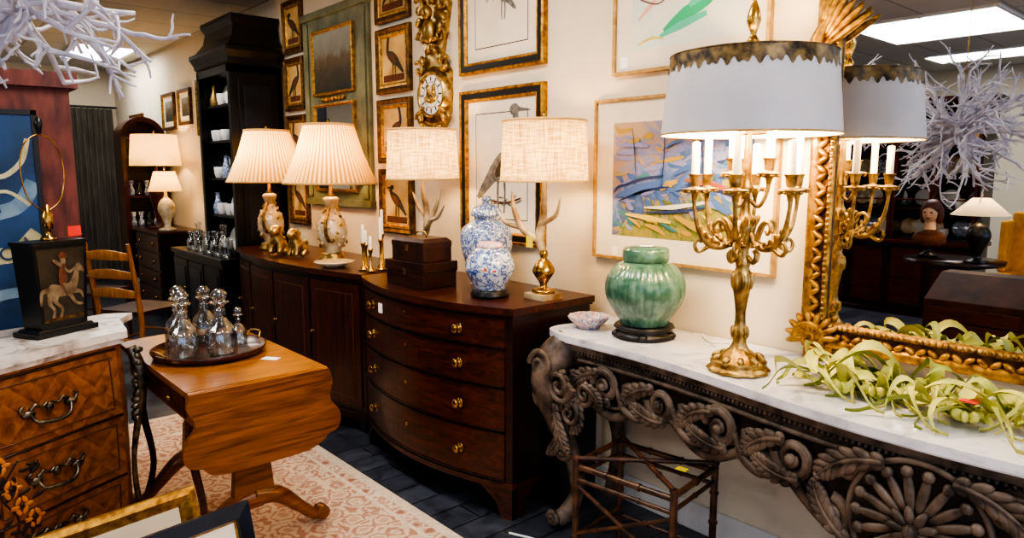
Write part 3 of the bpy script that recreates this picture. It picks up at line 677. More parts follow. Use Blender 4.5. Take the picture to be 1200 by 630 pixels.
# pier mirror over console
b=B('gilt_pier_mirror'); my0,my1=-.03,1.155; mz0,mz1=.853,2.62; xm=W-.045
b.box(xm+.012,W-.004,my0+.02,my1-.02,mz0+.05,mz1,'giltd')
b.add([(xm+.01,my0+.09,mz0+.12),(xm+.01,my1-.09,mz0+.12),(xm+.01,my1-.09,mz1-.05),(xm+.01,my0+.09,mz1-.05)],[(0,1,2,3)],'mirror')
for s in (0,1):
    Y=lambda d: my1-d if s==0 else my0+d
    b.tube([(xm-.0,Y(.03),mz0+.05),(xm-.0,Y(.03),mz1)],.02,'giltf',seg=10)
    b.tube([(xm-.0,Y(.085),mz0+.09),(xm-.0,Y(.085),mz1-.03)],.011,'giltf',seg=8)
    b.box(xm,xm+.012,min(Y(.02),Y(.095)),max(Y(.02),Y(.095)),mz0+.06,mz1-.02,'giltd')
    for k in range(62):
        z=mz0+.12+k*.028
        b.ell((xm-.010,Y(.055),z),(.013,.026,.010),'giltf',rot=RX((.7 if k%2 else -.7)),seg=8,rows=5)
    for k in range(90): b.ell((xm-.008,Y(.085),mz0+.12+k*.0192),(.011,.008,.008),'gilt',seg=6,rows=4)
    for k in range(9):
        a=-.3+k*.42; aa=a if s==0 else pi-a
        b.ell((xm-.02,Y(.06)+.05*math.cos(aa),mz0+.075+.045*math.sin(aa)),(.02,.05,.013),'giltf',rot=RX(aa),seg=10,rows=6)
    pts=[(xm-.03,Y(.06)+(.06*(1-t/22))*math.cos(t*.5),mz0+.07+(.06*(1-t/22))*math.sin(t*.5)) for t in range(20)]
    b.tube(pts,[.014*(1-t/30) for t in range(20)],'giltf',seg=7)
    zc=1.93; sg=-1 if s==0 else 1
    for q in range(7):
        a=.55+q*.17; l=.16-.012*q
        aa=a if sg>0 else pi-a
        b.ell((xm-.02,Y(.04)+l*.6*math.cos(aa)*1.0,zc-.03+q*.012+l*.6*math.sin(aa)),(.014,l*.55,.012),'giltf',rot=RX(aa),seg=10,rows=6)
    b.tube([(xm-.01,Y(.06),zc-.16),(xm-.02,Y(.01),zc-.09),(xm-.02,Y(.02),zc),(xm-.02,Y(.05),zc+.06)],[.008,.022,.024,.012],'giltf',sub=6,seg=8)
b.tube([(xm,my0+.03,mz0+.06),(xm,my1-.03,mz0+.06)],.022,'giltf',seg=10)
b.tube([(xm,my0+.08,mz0+.115),(xm,my1-.08,mz0+.115)],.011,'giltf',seg=8)
b.box(xm,xm+.012,my0+.03,my1-.03,mz0+.05,mz0+.12,'giltd'); b.box(xm,W-.004,my0+.03,my1-.03,mz1-.06,mz1,'giltf')
for k in range(58): b.ell((xm-.01,my0+.09+k*.0178,mz0+.118),(.012,.008,.009),'gilt',seg=6,rows=4)
for k in range(30): b.ell((xm-.012,my0+.12+k*.033,mz0+.085),(.013,.02,.010),'giltf',rot=RX((.6 if k%2 else -.6)),seg=8,rows=5)
for y in (my0+.08,my1-.08): b.box(xm-.015,W-.01,y-.05,y+.05,KZ+.001,mz0+.06,'giltf')
b.finish(origin=(W,.57,KZ+.001))

# candelabra lamp
b=B('candelabra_table_lamp')
b.lathe([(0,0),(.092,0),(.095,.012),(.085,.02),(.087,.035),(.07,.045),(.05,.06),(.03,.075),(.020,.1),(.026,.13),(.018,.15),(.016,.2),(.026,.27),(.033,.31),(.020,.34),(.024,.36),(.016,.38),(.020,.42),(.032,.46),(.034,.49),(.016,.52),(.014,.58),(.024,.6),(.014,.63),(.010,.8)],'gilt',seg=32,sub=2,mod=lambda a,z:1+.06*math.cos(12*a)*(1 if z<.5 else .5))
def cup(x,y,z,cd=.12):
    b.lathe([(0,-.03),(.008,-.028),(.012,-.01),(.034,0),(.037,.006),(.013,.01),(.015,.02),(.018,.045),(.023,.052),(.0,.05)],'gilt',c=(x,y,z),seg=20,sub=2)
    for q in range(8):
        a=q*pi/4; b.ell((x+.031*math.cos(a),y+.031*math.sin(a),z-.003),(.008,.008,.006),'gilt',seg=8,rows=5)
    b.lathe([(.0125,.045),(.0125,.045+cd),(0,.05+cd)],'wax',c=(x,y,z),seg=14)
for k in range(6):
    a=k*pi/3+.35; T=RZ(a); r=.165
    b.tube([(.015,0,.47),(.055,0,.415),(.11,0,.415),(.15,0,.47),(.165,0,.54),(.165,0,.57)],[.008,.010,.0095,.008,.006,.008],'gilt',T=T,sub=6,seg=8)
    b.tube([(.045,0,.425),(.06,0,.475),(.085,0,.495),(.10,0,.475),(.09,0,.455),(.08,0,.468)],[.006,.007,.007,.006,.005,.004],'gilt',T=T,sub=4,seg=7)
    b.tube([(.11,0,.415),(.145,0,.395),(.16,0,.415),(.148,0,.435),(.138,0,.424)],[.007,.007,.006,.005,.004],'gilt',T=T,sub=4,seg=7)
    b.tube([(.015,0,.38),(.04,0,.36),(.05,0,.385),(.038,0,.4)],[.006,.007,.006,.004],'gilt',T=T,sub=4,seg=7)
    for q in range(6):
        for sg in (-1,1): b.ell((.045+.02*q,sg*.008,.415+.003*q*q*.7),(.014,.005,.006),'gilt',T=T,rot=RZ(sg*.7)@RY(-.3*q),seg=8,rows=5)
    cup(r*math.cos(a),r*math.sin(a),.59,.125 if k%2 else .105)
    if k%2==0:
        a2=a+pi/6; T=RZ(a2); b.tube([(.012,0,.56),(.04,0,.54),(.062,0,.58),(.067,0,.62)],[.006,.007,.006,.007],'gilt',T=T,sub=4,seg=7); cup(.067*math.cos(a2),.067*math.sin(a2),.64,.09)
for k in range(10):
    a=k*pi/5; b.ell((.034*math.cos(a),.034*math.sin(a),.49),(.009,.009,.026),'gilt',rot=RZ(a)@RY(.5),seg=8,rows=5)
    b.ell((.072*math.cos(a),.072*math.sin(a),.045),(.02,.012,.012),'gilt',rot=RZ(a)@RY(.6),seg=8,rows=5)
    b.ell((.030*math.cos(a),.030*math.sin(a),.30),(.007,.007,.028),'gilt',rot=RZ(a),seg=8,rows=5)
    b.ell((.024*math.cos(a),.024*math.sin(a),.13),(.007,.006,.02),'gilt',rot=RZ(a),seg=8,rows=5)
b.tube([(0,0,.78),(0,0,1.05)],.006,'brass',seg=8)
sz0,sz1=.765,1.005; ra,rb=.272,.248
b.lathe([(ra,sz0),(rb,sz1)],'tole',seg=96); b.lathe([(ra-.002,sz0),(rb-.002,sz1-.002)],'white',seg=96)
N=288; V=[];F=[]
for k in range(N):
    a=2*pi*k/N; h=.036+.016*abs(math.sin(a*18))+.007*math.sin(a*54)
    for (q,z) in ((0,sz1+.002),(1,sz1-h)):
        r=rb+.0015+(ra-rb)*(sz1-z)/(sz1-sz0); V.append((r*math.cos(a),r*math.sin(a),z))
for k in range(N): k2=(k+1)%N; F.append((2*k,2*k2,2*k2+1,2*k+1))
b.add(V,F,'toleg',True)
for r,z,mt in ((ra+.001,sz0,'giltl'),(rb+.001,sz1,'toleg')): b.tube([(r*math.cos(t*pi/36),r*math.sin(t*pi/36),z) for t in range(72)],.003,mt,closed=True,seg=6)
for k in range(3):
    a=k*2*pi/3; b.tube([(0,0,sz1-.01),((rb-.003)*math.cos(a),(rb-.003)*math.sin(a),sz1-.008)],.003,'brass',seg=5)
b.lathe([(0,1.0),(.018,1.01),(.008,1.025),(.02,1.05),(.008,1.07),(.022,1.11),(.014,1.15),(.006,1.17),(.01,1.19),(0,1.215)],'brass',seg=16,sub=2)
for k in range(3):
    a=k*2*pi/3+.9; b.tube([(0,0,.77),(.05*math.cos(a),.05*math.sin(a),.77),(.075*math.cos(a),.075*math.sin(a),.78)],.006,'brass',sub=3); b.ell((.075*math.cos(a),.075*math.sin(a),.81),(.024,.024,.04),'bulb')
LX,LY=2.045,1.19
cl=b.finish(loc=(LX,LY,KZ+.001))
for k in range(3):
    a=k*2*pi/3+.9; plight('bulb_light',(LX+.12*math.cos(a),LY+.12*math.sin(a),KZ+.79),11,(1,.70,.38),.03,parent=cl)

b=B('green_ribbed_ginger_jar')
b.lathe([(0,0),(.115,0),(.125,.008),(.115,.02),(.10,.028),(.12,.04),(.115,.05),(0,.05)],'blackf',seg=40)
for k in range(5):
    a=k*2*pi/5; b.ell((.112*math.cos(a),.112*math.sin(a),.014),(.02,.02,.014),'blackf',seg=8,rows=5)
b.lathe([(0,.05),(.085,.05),(.10,.07),(.145,.14),(.158,.19),(.15,.24),(.115,.285),(.085,.30),(.08,.305)],'celadon',seg=240,sub=4,mod=lambda a,z:1-(.032*(1-abs(math.sin(15*a))**.6) if z<.285 else 0))
b.lathe([(.08,.30),(.088,.302),(.092,.31),(.09,.345),(.082,.355),(0,.36)],'celadon',seg=40)
b.lathe([(.03,.361),(.03,.362),(0,.362)],'tagw',seg=12)
b.finish(loc=(2.2,1.70,KZ+.001))
b=B('scalloped_porcelain_bowl'); b.lathe([(0,0),(.045,0),(.05,.01),(.075,.03),(.086,.048),(.083,.05),(.07,.035),(.045,.015),(0,.013)],'multi',seg=48,sub=2,mod=lambda a,z:1+.04*math.cos(10*a)*(z/.05)); b.finish(loc=(2.15,1.95,KZ+.001))
b=B('power_cord'); b.tube([(2.38,1.55,KZ+.005),(2.3,1.46,KZ+.005),(2.34,1.40,KZ+.005),(2.25,1.33,KZ+.005)],.004,'wax',sub=6); b.finish()
# air plants: long drooping strap leaves
b=B('tillandsia_plant_garland')
for k in range(95):
    cy_=.25+.70*R.random()**.8; cx=R.uniform(2.0,2.2); a=R.uniform(0,2*pi); L=R.uniform(.14,.28); cz=KZ+.012+R.uniform(0,.04)
    lift=R.uniform(.01,.09); cur=R.uniform(-2.8,2.8); pts=[];n=12
    x,y=cx,cy_
    for i in range(n+1):
        t=i/n; aa=a+cur*t; z=cz+lift*math.sin(pi*min(t*1.15,1))-.03*t
        pts.append(Vector((min(max(x,1.90),2.3),min(y,1.04+.02*math.sin(k)),max(z,KZ+.008)))); x+=L/n*math.cos(aa); y+=L/n*math.sin(aa)
    w0=R.uniform(.010,.021); la=[];lb=[];lc=[]
    tw=R.uniform(-.9,.9)
    for i,p in enumerate(pts):
        t=i/n; d=(pts[min(i+1,n)]-pts[max(i-1,0)]); d=d.normalized() if d.length>1e-6 else Vector((1,0,0))
        sd=d.cross(Vector((0,0,1))); sd=sd.normalized() if sd.length>1e-3 else Vector((0,1,0))
        sd=(sd*math.cos(tw*t*3)+Vector((0,0,1))*math.sin(tw*t*3))
        w=w0*(1-t**3)*(.6+.4*math.sin(pi*min(t*1.5,1))); la.append(p+sd*w+Vector((0,0,.004))); lb.append(p+Vector((0,0,-.003))); lc.append(p-sd*w+Vector((0,0,.004)))
    V=la+lb+lc; m1=n+1
    b.add(V,[(i,i+1,m1+i+1,m1+i) for i in range(n)]+[(m1+i,m1+i+1,2*m1+i+1,2*m1+i) for i in range(n)],'leafg' if R.random()<.3 else 'leafy',True)
for k in range(9):
    c=(R.uniform(2.0,2.2),.28+.08*k,KZ+.035)
    for q in range(6):
        a=q*pi/3; b.ell((c[0]+.018*math.cos(a),c[1]+.018*math.sin(a),c[2]),(.022,.009,.015),'leafy',rot=RZ(a)@RY(-.5),seg=8,rows=5)
b.box(2.0,2.03,.50,.54,KZ+.07,KZ+.072,'tagr')
b.finish(origin=(2.1,.6,KZ))

b=B('bamboo_luggage_rack')
def bam(p,q,r=.011):
    p=Vector(p);q=Vector(q);b.tube([p,q],r,'bamboo',seg=10); n=max(2,int((q-p).length/.11))
    for k in range(n+1):
        c=p+(q-p)*(k/n); d=(q-p).normalized()*.004; b.tube([c-d,c+d],r*1.28,'bamboo',seg=10)
ax,bx,ay,by=-.15,.15,-.20,.20; h=.455
for x in (ax,bx):
    for y in (ay,by): bam((x,y,0),(x,y,h),.013)
    bam((x,ay,h-.03),(x,by,h-.03)); bam((x,ay,h-.08),(x,by,h-.08),.008); bam((x,ay,.12),(x,by,.12),.008)
for y in (ay,by):
    bam((ax,y,h-.02),(bx,y,h-.02)); bam((ax,y,h-.07),(bx,y,h-.07),.008); bam((ax,y,.15),(bx,y,.15),.008)
bam((ax,ay,h-.10),(ax,by,.16),.008); bam((ax,ay,.16),(ax,by,h-.1),.008); bam((ax,ay,h),(bx,by,h),.009); bam((ax,by,h),(bx,ay,h),.009)
b.box(-.02,.01,-.17,-.13,h+.012,h+.014,'tagy')
b.finish(loc=(1.97,1.50,0),rz=.12)
b=B('leaning_framed_board')
b.box(2.12,2.36,2.085,2.10,.0,.50,'grey'); b.box(2.105,2.12,2.08,2.105,0,.51,'mahogd'); b.box(2.105,2.36,2.08,2.105,.50,.515,'mahogd'); b.finish(origin=(2.2,2.09,0))
b=B('extension_cord'); b.tube([(1.80,2.06,.005),(1.85,1.92,.005),(1.78,1.84,.005),(1.76,1.72,.005),(1.74,1.5,.005),(1.76,1.2,.005)],.005,'white',sub=8); b.finish()

# ------------------------------------------------------------------ left foreground
ang=math.radians(20)
b=B('marquetry_commode')
def g(s): return .065*math.sin(pi*min(max(s/1.12,0),1))**2
def foot(off,z):
    bo=.035*math.sin(pi*min(z/.84,1)*.9)
    pts=[]; n=40
    for k in range(n+1):
        s=1.12*k/n; pts.append((-s,-(g(s)+off+bo)))
    pts[0]=(off*.5,-(off+bo*.3)); 
    L=[(-1.12-off,-off*.5),(-1.14-off,.2),(-1.18-off,.44)]
    Rr=[(.14+off,.36),(.10+off+bo,.2),(.03+off+bo*.5,.06)]
    return pts+L+Rr
zs=[.1,.2,.3,.4,.5,.6,.7,.78,.82]
b.loops([[(x,y,z) for x,y in foot(0,z)] for z in zs],'chev')
top=[(v.x,v.y) for v in cat([(x,y,0) for x,y in foot(.03,0)],2,True)]
b.prism(top,.842,.87,'marbleb'); b.prism(foot(.015,0),.82,.842,'marbleb')
def S(s,z,o=.0):
    return (-s,-(g(s)+.035*math.sin(pi*min(z/.84,1)*.9)+o),z)
for z in (.545,.30,.095,.805):
    b.tube([S(.03+1.04*k/40,z,.0) for k in range(41)],.006,'mahogd',seg=6)
for (za,zb_) in ((.56,.79),(.315,.53),(.11,.285)):
    for (sa,sb) in ((.06,.50),(.60,1.05)):
        for zz in (za+.02,zb_-.015): b.tube([S(sa+(sb-sa)*k/14,zz,.001) for k in range(15)],.003,'inlay',seg=5)
        for ss in (sa,sb): b.tube([S(ss,za+.02,.001),S(ss,(za+zb_)/2,.001),S(ss,zb_-.015,.001)],.003,'inlay',seg=5)
for zc in (.655,.42,.20):
    for sc in (.31,.82):
        H=lambda ds,dz,o:S(sc+ds,zc+dz,o)
        b.tube([H(-.075,.01,.01),H(-.06,-.02,.03),H(-.02,-.03,.04),H(.02,-.026,.04),H(.06,-.02,.03),H(.075,.01,.01)],[.006,.007,.008,.008,.007,.006],'pewter',sub=4)
        for s in (-1,1):
            b.ell(H(s*.078,.008,.008),(.024,.01,.014),'pewter',seg=10,rows=6)
            b.tube([H(s*.07,.02,.006),H(s*.05,.035,.008),H(s*.03,.02,.008),H(s*.01,.03,.006)],[.007,.006,.005,.004],'pewter',sub=4,seg=6)
            b.tube([H(s*.09,.01,.006),H(s*.105,.03,.008),H(s*.09,.04,.008)],[.007,.006,.003],'pewter',sub=4,seg=6)
        b.ell(H(0,.012,.006),(.014,.008,.018),'pewter',seg=10,rows=6)
b.tube([(.03,-.02,.80),(.045,-.045,.7),(.035,-.04,.55),(.01,-.02,.35),(.02,-.02,.15),(.05,-.05,.02)],[.02,.026,.016,.010,.012,.018],'pewter',sub=5,seg=10)
for k in range(12): b.ell((.04-.002*k,-.05+.001*k,.79-.025*k),(.022,.016,.012),'pewter',rot=RX(k)@RY(k*.7),seg=8,rows=5)
for (x,y) in ((-1.1,-.02),(.08,.3),(-1.1,.38)): b.tube([(x,y,.12),(x,y,0)],[.04,.02],'mahogd',sub=3,seg=10)
def petal(s,z,l,w,a,mat,o=.004):
    c=S(s,z,o); b.ell((c[0],c[1],c[2]),(l,.003,w),mat,rot=RY(a),seg=10,rows=6)
M['fl1']=pbr('inlay_orange','#b5661f','#c48236',rough=.35); M['fl2']=pbr('inlay_dark','#180c06','#24130a',rough=.35)
for (s0,z0) in ((.47,.43),(.50,.52),(.40,.30),(.52,.22),(.44,.36)):
    for k in range(6): petal(s0+.022*math.cos(k*pi/3),z0+.022*math.sin(k*pi/3),.016,.008,-k*pi/3,'fl1')
    petal(s0,z0,.008,.008,0,'fl2',.006)
for k in range(34):
    s0=.38+.18*R.random(); z0=.2+.32*R.random(); petal(s0,z0,.022,.007,R.uniform(0,3),'fl2')
b.tube([S(.52,.16,.002),S(.45,.3,.002),S(.5,.42,.002),S(.44,.52,.002)],.003,'fl2',sub=6,seg=5)
b.finish(loc=(.615,3.02,RZ0),rz=ang)

# armoire
b=B('painted_armoire'); ax0,ax1,ay=-.75,.62,3.63
b.box(ax0,ax1,ay,ay+.42,.05,1.86,'red'); b.box(ax0-.03,ax1+.03,ay-.03,ay+.43,1.84,1.905,'red'); b.box(ax0-.02,ax1+.02,ay-.02,ay+.43,0.001,.12,'red')
b.box(ax0+.16,ax1-.14,ay-.012,ay,.2,1.72,'bluep'); 
for x in (ax0+.14,ax1-.15): b.box(x,x+.02,ay-.018,ay,.18,1.74,'blackf')
for z in (.18,1.72): b.box(ax0+.14,ax1-.13,ay-.018,ay,z,z+.02,'blackf')
M['ribbon']=pbr('painted_ribbon','#7d95a5','#4f6c86',rough=.6,scale=12)
M['letter']=pbr('painted_letter','#c9c09a','#9a946f',rough=.6,scale=12)
def rib(pts,w,mt,o):
    ps=cat([(a,c,0) for a,c in pts],5); L=[];Q=[]
    for i,p in enumerate(ps):
        d=ps[min(i+1,len(ps)-1)]-ps[max(i-1,0)]; d.normalize(); nn=Vector((-d.y,d.x,0))*w; L.append(p+nn);Q.append(p-nn)
    b.loops([[(a.x,ay-.012-o,a.y),(c.x,ay-.012-o,c.y),(c.x,ay-.010,c.y),(a.x,ay-.010,a.y)] for a,c in zip(L,Q)],mt)
rib([(.46,1.44),(.40,1.34),(.30,1.30),(.18,1.22),(.05,1.22),(-.1,1.16)],.030,'ribbon',.001)
rib([(.46,1.22),(.38,1.14),(.28,1.12),(.16,1.04),(0,1.02)],.034,'letter',.0015)
rib([(.46,1.06),(.40,.98),(.30,.96),(.18,.90),(0,.9)],.022,'ribbon',.001)
rib([(.30,1.62),(.26,1.52),(.34,1.46),(.42,1.52),(.45,1.62)],.010,'letter',.002)
rib([(.44,1.34),(.36,1.40),(.26,1.38),(.2,1.44)],.007,'letter',.002)
arm=b.finish(origin=(0,ay,0),bevel=.0,loc=(0,ay,RZ0))
for txt,x,z,sz,mt,rt in (('Clock',-.22,1.50,.20,'letter',-.1),('REPAIR',.05,1.08,.07,'bluep',-.2),('LONDON',.08,1.26,.06,'bluep',-.2),('ON',.33,1.10,.08,'bluep',-.5)):
    cu=bpy.data.curves.new('painted_lettering','FONT'); cu.body=txt; cu.size=sz; cu.extrude=.001; cu.materials.append(M[mt])
    o=bpy.data.objects.new('painted_lettering',cu); SC.collection.objects.link(o); o.parent=arm; o.location=(x,-.0165,z); o.rotation_euler=(pi/2,rt,0)

# toleware lamp
b=B('toleware_table_lamp'); 
b.box(-.14,.14,-.07,.07,0,.02,'black'); b.rects([(-.13,.13,-.06,.06,.02),(-.12,.12,-.055,.055,.03)],'black')
b.rects([(-.105,.105,-.05,.05,.03),(-.122,.122,-.06,.06,.355)],'black'); b.box(-.127,.127,-.065,.065,.355,.37,'black')
M['horse']=pbr('painted_horse','#8a775b','#5a4229',rough=.6,scale=20); M['field']=pbr('painted_field','#1f1a14','#3a3020',rough=.5,scale=12)
def yf(z): return -.05-.01*(z-.03)/.325
def pol(pts,mt,o=.002,sub=4):
    ps=cat([(a*1.15,.05+(c-.05)*1.12,0) for a,c in pts],sub,True) if mt!='field' else cat([(a,c,0) for a,c in pts],sub,True)
    f=[(p.x,yf(p.y)-o,p.y) for p in ps]; k=[(p.x,yf(p.y)+.004,p.y) for p in ps]; b.loops([f,k],mt)
pol([(-.09,.05),(.09,.05),(.108,.34),(-.108,.34)],'field',.0005,1)
pol([(-.065,.15),(-.05,.185),(-.01,.18),(.025,.185),(.045,.215),(.055,.245),(.07,.25),(.088,.225),(.085,.215),(.068,.222),(.062,.19),(.045,.15),(.01,.14),(-.03,.138),(-.055,.135)],'horse')
for l in ([(.04,.16),(.075,.15),(.08,.125),(.074,.125),(.065,.142),(.035,.145)],[(.03,.15),(.05,.115),(.075,.105),(.073,.098),(.045,.105),(.02,.14)],[(-.06,.15),(-.065,.12),(-.045,.095),(-.05,.07),(-.04,.07),(-.035,.098),(-.048,.12),(-.035,.145)],[(-.045,.145),(-.04,.12),(-.015,.095),(-.02,.07),(-.01,.07),(-.004,.1),(-.025,.122),(-.02,.145)],[(-.062,.175),(-.09,.165),(-.092,.12),(-.084,.12),(-.08,.155),(-.06,.16)]): pol(l,'horse',.0025,3)
pol([(-.012,.18),(-.016,.215),(-.008,.25),(.012,.25),(.018,.22),(.014,.18)],'birdr',.004); pol([(-.006,.255),(-.004,.278),(.01,.28),(.014,.26),(.006,.25)],'horse',.004); pol([(-.014,.276),(-.002,.296),(.016,.29),(.02,.276)],'birdr',.005)
pol([(.01,.24),(.03,.228),(.05,.24),(.05,.232),(.03,.218),(.01,.228)],'horse',.005); pol([(-.004,.185),(.016,.18),(.024,.14),(.016,.138),(.006,.16)],'horse',.005); pol([(-.01,.245),(-.035,.265),(-.03,.272),(-.004,.255)],'horse',.005)
pol([(-.07,.062),(-.03,.070),(.04,.065),(.07,.068),(.07,.058),(-.07,.054)],'giltd',.002)
b.lathe([(0,.37),(.03,.37),(.03,.38),(.012,.385),(.01,.41),(.02,.42),(.022,.47),(.014,.48),(.013,.51),(0,.51)],'brass',seg=20)
b.tube([(.0,0,.48),(-.07,0,.53),(-.095,0,.64),(-.07,0,.74),(0,0,.78),(.07,0,.74),(.095,0,.64),(.07,0,.53),(.0,0,.48)],.0028,'brass',sub=6,seg=6)
b.lathe([(0,.78),(.006,.78),(.012,.80),(.018,.82),(.01,.84),(0,.85)],'black',seg=14)
b.box(.03,.09,-.075,-.073,.385,.425,'tagr')
tl=b.finish(loc=(.43,3.14,RZ0+.8705),rz=ang+.15); tl.scale=(.88,.95,.96)

# drop-leaf table
b=B('drop_leaf_table'); tx0,tx1,ty0,ty1=.70,1.22,2.50,3.42; zt=.725
n=12
pl=[(tx0,ty0),(tx1,ty0)]+[(tx1-.26+.26*math.cos(t),ty1+.08*math.sin(t)) for t in [pi*k/n for k in range(n+1)]]
b.prism(pl,zt-.022,zt,'satin')
b.box(tx0+.025,tx1-.04,ty0+.03,ty1-.02,zt-.14,zt-.022,'satinx')
b.box(tx0+.018,tx0+.025,ty0+.1,ty1-.1,zt-.125,zt-.035,'mahog'); b.ell((tx0+.01,2.75,zt-.08),(.012,.012,.012),'brass')
lf=[(tx0,0),(tx0-.01,-.05),(tx0+.01,-.09),(tx0+.012,-.13),(tx0-.02,-.17),(tx0-.03,-.22),(tx0-.015,-.26),(tx0+.03,-.275),(tx0+.055,-.30),(tx0+.12,-.315),(tx0+.3,-.315),(tx1-.1,-.31),(tx1-.04,-.29),(tx1-.01,-.265),(tx1+.03,-.25),(tx1+.045,-.21),(tx1+.035,-.17),(tx1+.005,-.13),(tx1+.005,-.09),(tx1+.015,-.05),(tx1,0)]
lf=[(v.x,v.y) for v in cat([(a,c,0) for a,c in lf],3)]
b.prism([(a,zt-.003+c) for a,c in lf],ty0-.032,ty0-.01,'satinx','xz')
b.tube([(tx0,ty0-.012,zt-.006),(tx1,ty0-.012,zt-.006)],.008,'satin',seg=8)
for yy in (2.66,3.28):
    b.prism([(.85,zt-.14),(1.09,zt-.14),(1.06,.50),(1.0,.42),(1.04,.34),(1.05,.22),(1.0,.16),(.94,.16),(.89,.22),(.90,.34),(.94,.42),(.88,.50)],yy-.02,yy+.02,'satinx','xz')
    for s in (-1,1):
        b.tube([(.97,yy,.20),(.97+s*.10,yy,.18),(.97+s*.2,yy,.09),(.97+s*.26,yy,.04),(.97+s*.30,yy,.05)],[.04,.035,.025,.024,.026],'satinx',sub=5,seg=10)
        b.lathe([(0,-.028),(.03,-.026),(.03,.026),(0,.028)],'satinx',T=TR(.97+s*.285,yy,.045)@RX(pi/2),seg=16)
b.box(.95,.99,2.68,3.26,.3,.34,'satinx')
for yy in (2.62,3.3): b.tube([(tx0+.06,yy,zt-.13),(tx0+.04,yy,.45),(tx0+.07,yy,.2),(tx0+.02,yy,.014)],[.022,.016,.013,.014],'mahog',sub=5,seg=10)
b.finish(origin=(.97,2.96,0),bevel=.003,loc=(.97,2.96,RZ0))
ZT=.725+RZ0
b=B('round_serving_tray'); b.lathe([(0,0),(.2,0),(.215,.006),(.228,.03),(.222,.032),(.205,.012),(0,.009)],'mahog',seg=64)
for s in (0,pi): b.tube([(.215,-.04,.028),(.235,-.03,.05),(.235,.03,.05),(.215,.04,.028)],.005,'brass',T=RZ(s+.3),sub=4)
b.finish(loc=(.945,3.0,ZT+.001))
def decanter(x,y,h,r=.048):
    b=B('glass_decanter'); k=h/.27
    rib=lambda a,z:1+.03*math.cos(14*a)*(.02<z<.12)
    b.lathe([(0,0),(r,0),(r*1.03,.01*k),(r*1.02,.09*k),(r*.85,.125*k),(r*.4,.155*k),(r*.33,.165*k),(r*.46,.17*k),(r*.33,.177*k),(r*.46,.184*k),(r*.33,.19*k),(r*.34,.205*k),(r*.66,.215*k),(r*.62,.22*k),(r*.22,.216*k),(r*.22,.16*k),(r*.75,.118*k),(r*.9,.09*k),(r*.9,.014*k),(0,.012*k)],'glass',seg=56,mod=rib)
    b.lathe([(0,.19*k),(r*.2,.195*k),(r*.2,.221*k),(r*.5,.232*k),(r*.55,.25*k),(r*.3,.265*k),(0,.27*k)],'glass',seg=20)
    b.finish(loc=(x,y,ZT+.0108))
decanter(.815,2.90,.285,.058); decanter(.945,2.85,.285,.058); decanter(.85,3.07,.28,.054); decanter(.97,3.12,.26,.052); decanter(1.07,3.0,.17,.032)
b=B('paper_price_tag'); b.box(-.02,.02,-.035,.035,.0,.001,'tagw'); b.finish(loc=(1.10,2.74,ZT+.001),rz=.6)

def leanframe(name,cx,cy,w,h,lean,rz,fm,fill,segs):
    b=B(name); rings=[]
    for ins,dep in segs: rings.append([(-w/2+ins,-dep,ins),(w/2-ins,-dep,ins),(w/2-ins,-dep,h-ins),(-w/2+ins,-dep,h-ins)])
    T=RX(-lean)
    b.add(rings[0],[(0,1,2,3)],fm[0],T=T)
    for i in range(len(rings)-1):
        b.add(rings[i]+rings[i+1],[(k,(k+1)%4,4+(k+1)%4,4+k) for k in range(4)],fm[min(i,len(fm)-1)],T=T)
    b.add(rings[-1],[(0,1,2,3)],fill,T=T)
    zt=h*.6*math.cos(lean); yt=h*.6*math.sin(lean); b.box(-.02,.02,0,.006,0,math.hypot(zt,.06),'mahogd',T=TR(0,yt+.06,0)@RX(math.atan2(.06,zt)))
    return b.finish(loc=(cx,cy,RZ0+.014),rz=rz)
leanframe('gold_framed_print',.37,2.02,.52,.53,.28,.13,['giltf','giltf','giltf','giltf','cream','blackf'],'art_land',[(0,0),(0,.03),(.02,.035),(.045,.02),(.05,.015),(.10,.014),(.104,.014)])
leanframe('navy_framed_print',.495,1.84,.46,.52,.28,.12,['dkframe','dkframe','dkframe','giltf','cream','giltf'],'artbg',[(0,0),(0,.025),(.04,.03),(.045,.02),(.05,.015),(.10,.014),(.106,.014)])

# ------------------------------------------------------------------ white branch orbs
def branch_orb(name,c,r,nb,thick,seed,cord=True):
    q=random.Random(seed); b=B(name)
    def rv():
        while True:
            v=Vector((q.uniform(-1,1),q.uniform(-1,1),q.uniform(-1,1)))
            if .1<v.length<1: return v.normalized()
    def grow(p,d,L,th,lev):
        n=4; pts=[p]; cur=p; dd=d
        for i in range(n):
            dd=(dd+rv()*.28).normalized(); cur=cur+dd*(L/n); pts.append(cur)
        b.tube(pts,[th*(1-.45*i/n) for i in range(n+1)],'coral',seg=6)
        if lev>0:
            for k in range(3 if lev>1 else 2):
                i=q.randint(1,n); grow(pts[i],(dd+rv()*.95).normalized(),L*.55,th*.65,lev-1)
    for k in range(nb): 
        d=rv(); d.z*=.8; grow(d*r*.12,d.normalized(),r*.62,thick,2)
    b.lathe([(0,-.04),(.05,-.03),(.06,0),(.05,.03),(0,.04)],'coral',seg=12)
    if cord: b.tube([(0,0,0),(0,0,CEIL-c[2]-.01)],.003,'brass',seg=6); b.lathe([(0,CEIL-c[2]-.03),(.05,CEIL-c[2]-.02),(.05,CEIL-c[2]-.001),(0,CEIL-c[2])],'white',seg=16)
    b.finish(loc=c)
branch_orb('white_branch_chandelier',(.25,1.98,1.88),.33,34,.010,3)
branch_orb('white_branch_chandelier',(-.68,1.60,1.76),.56,66,.013,5)

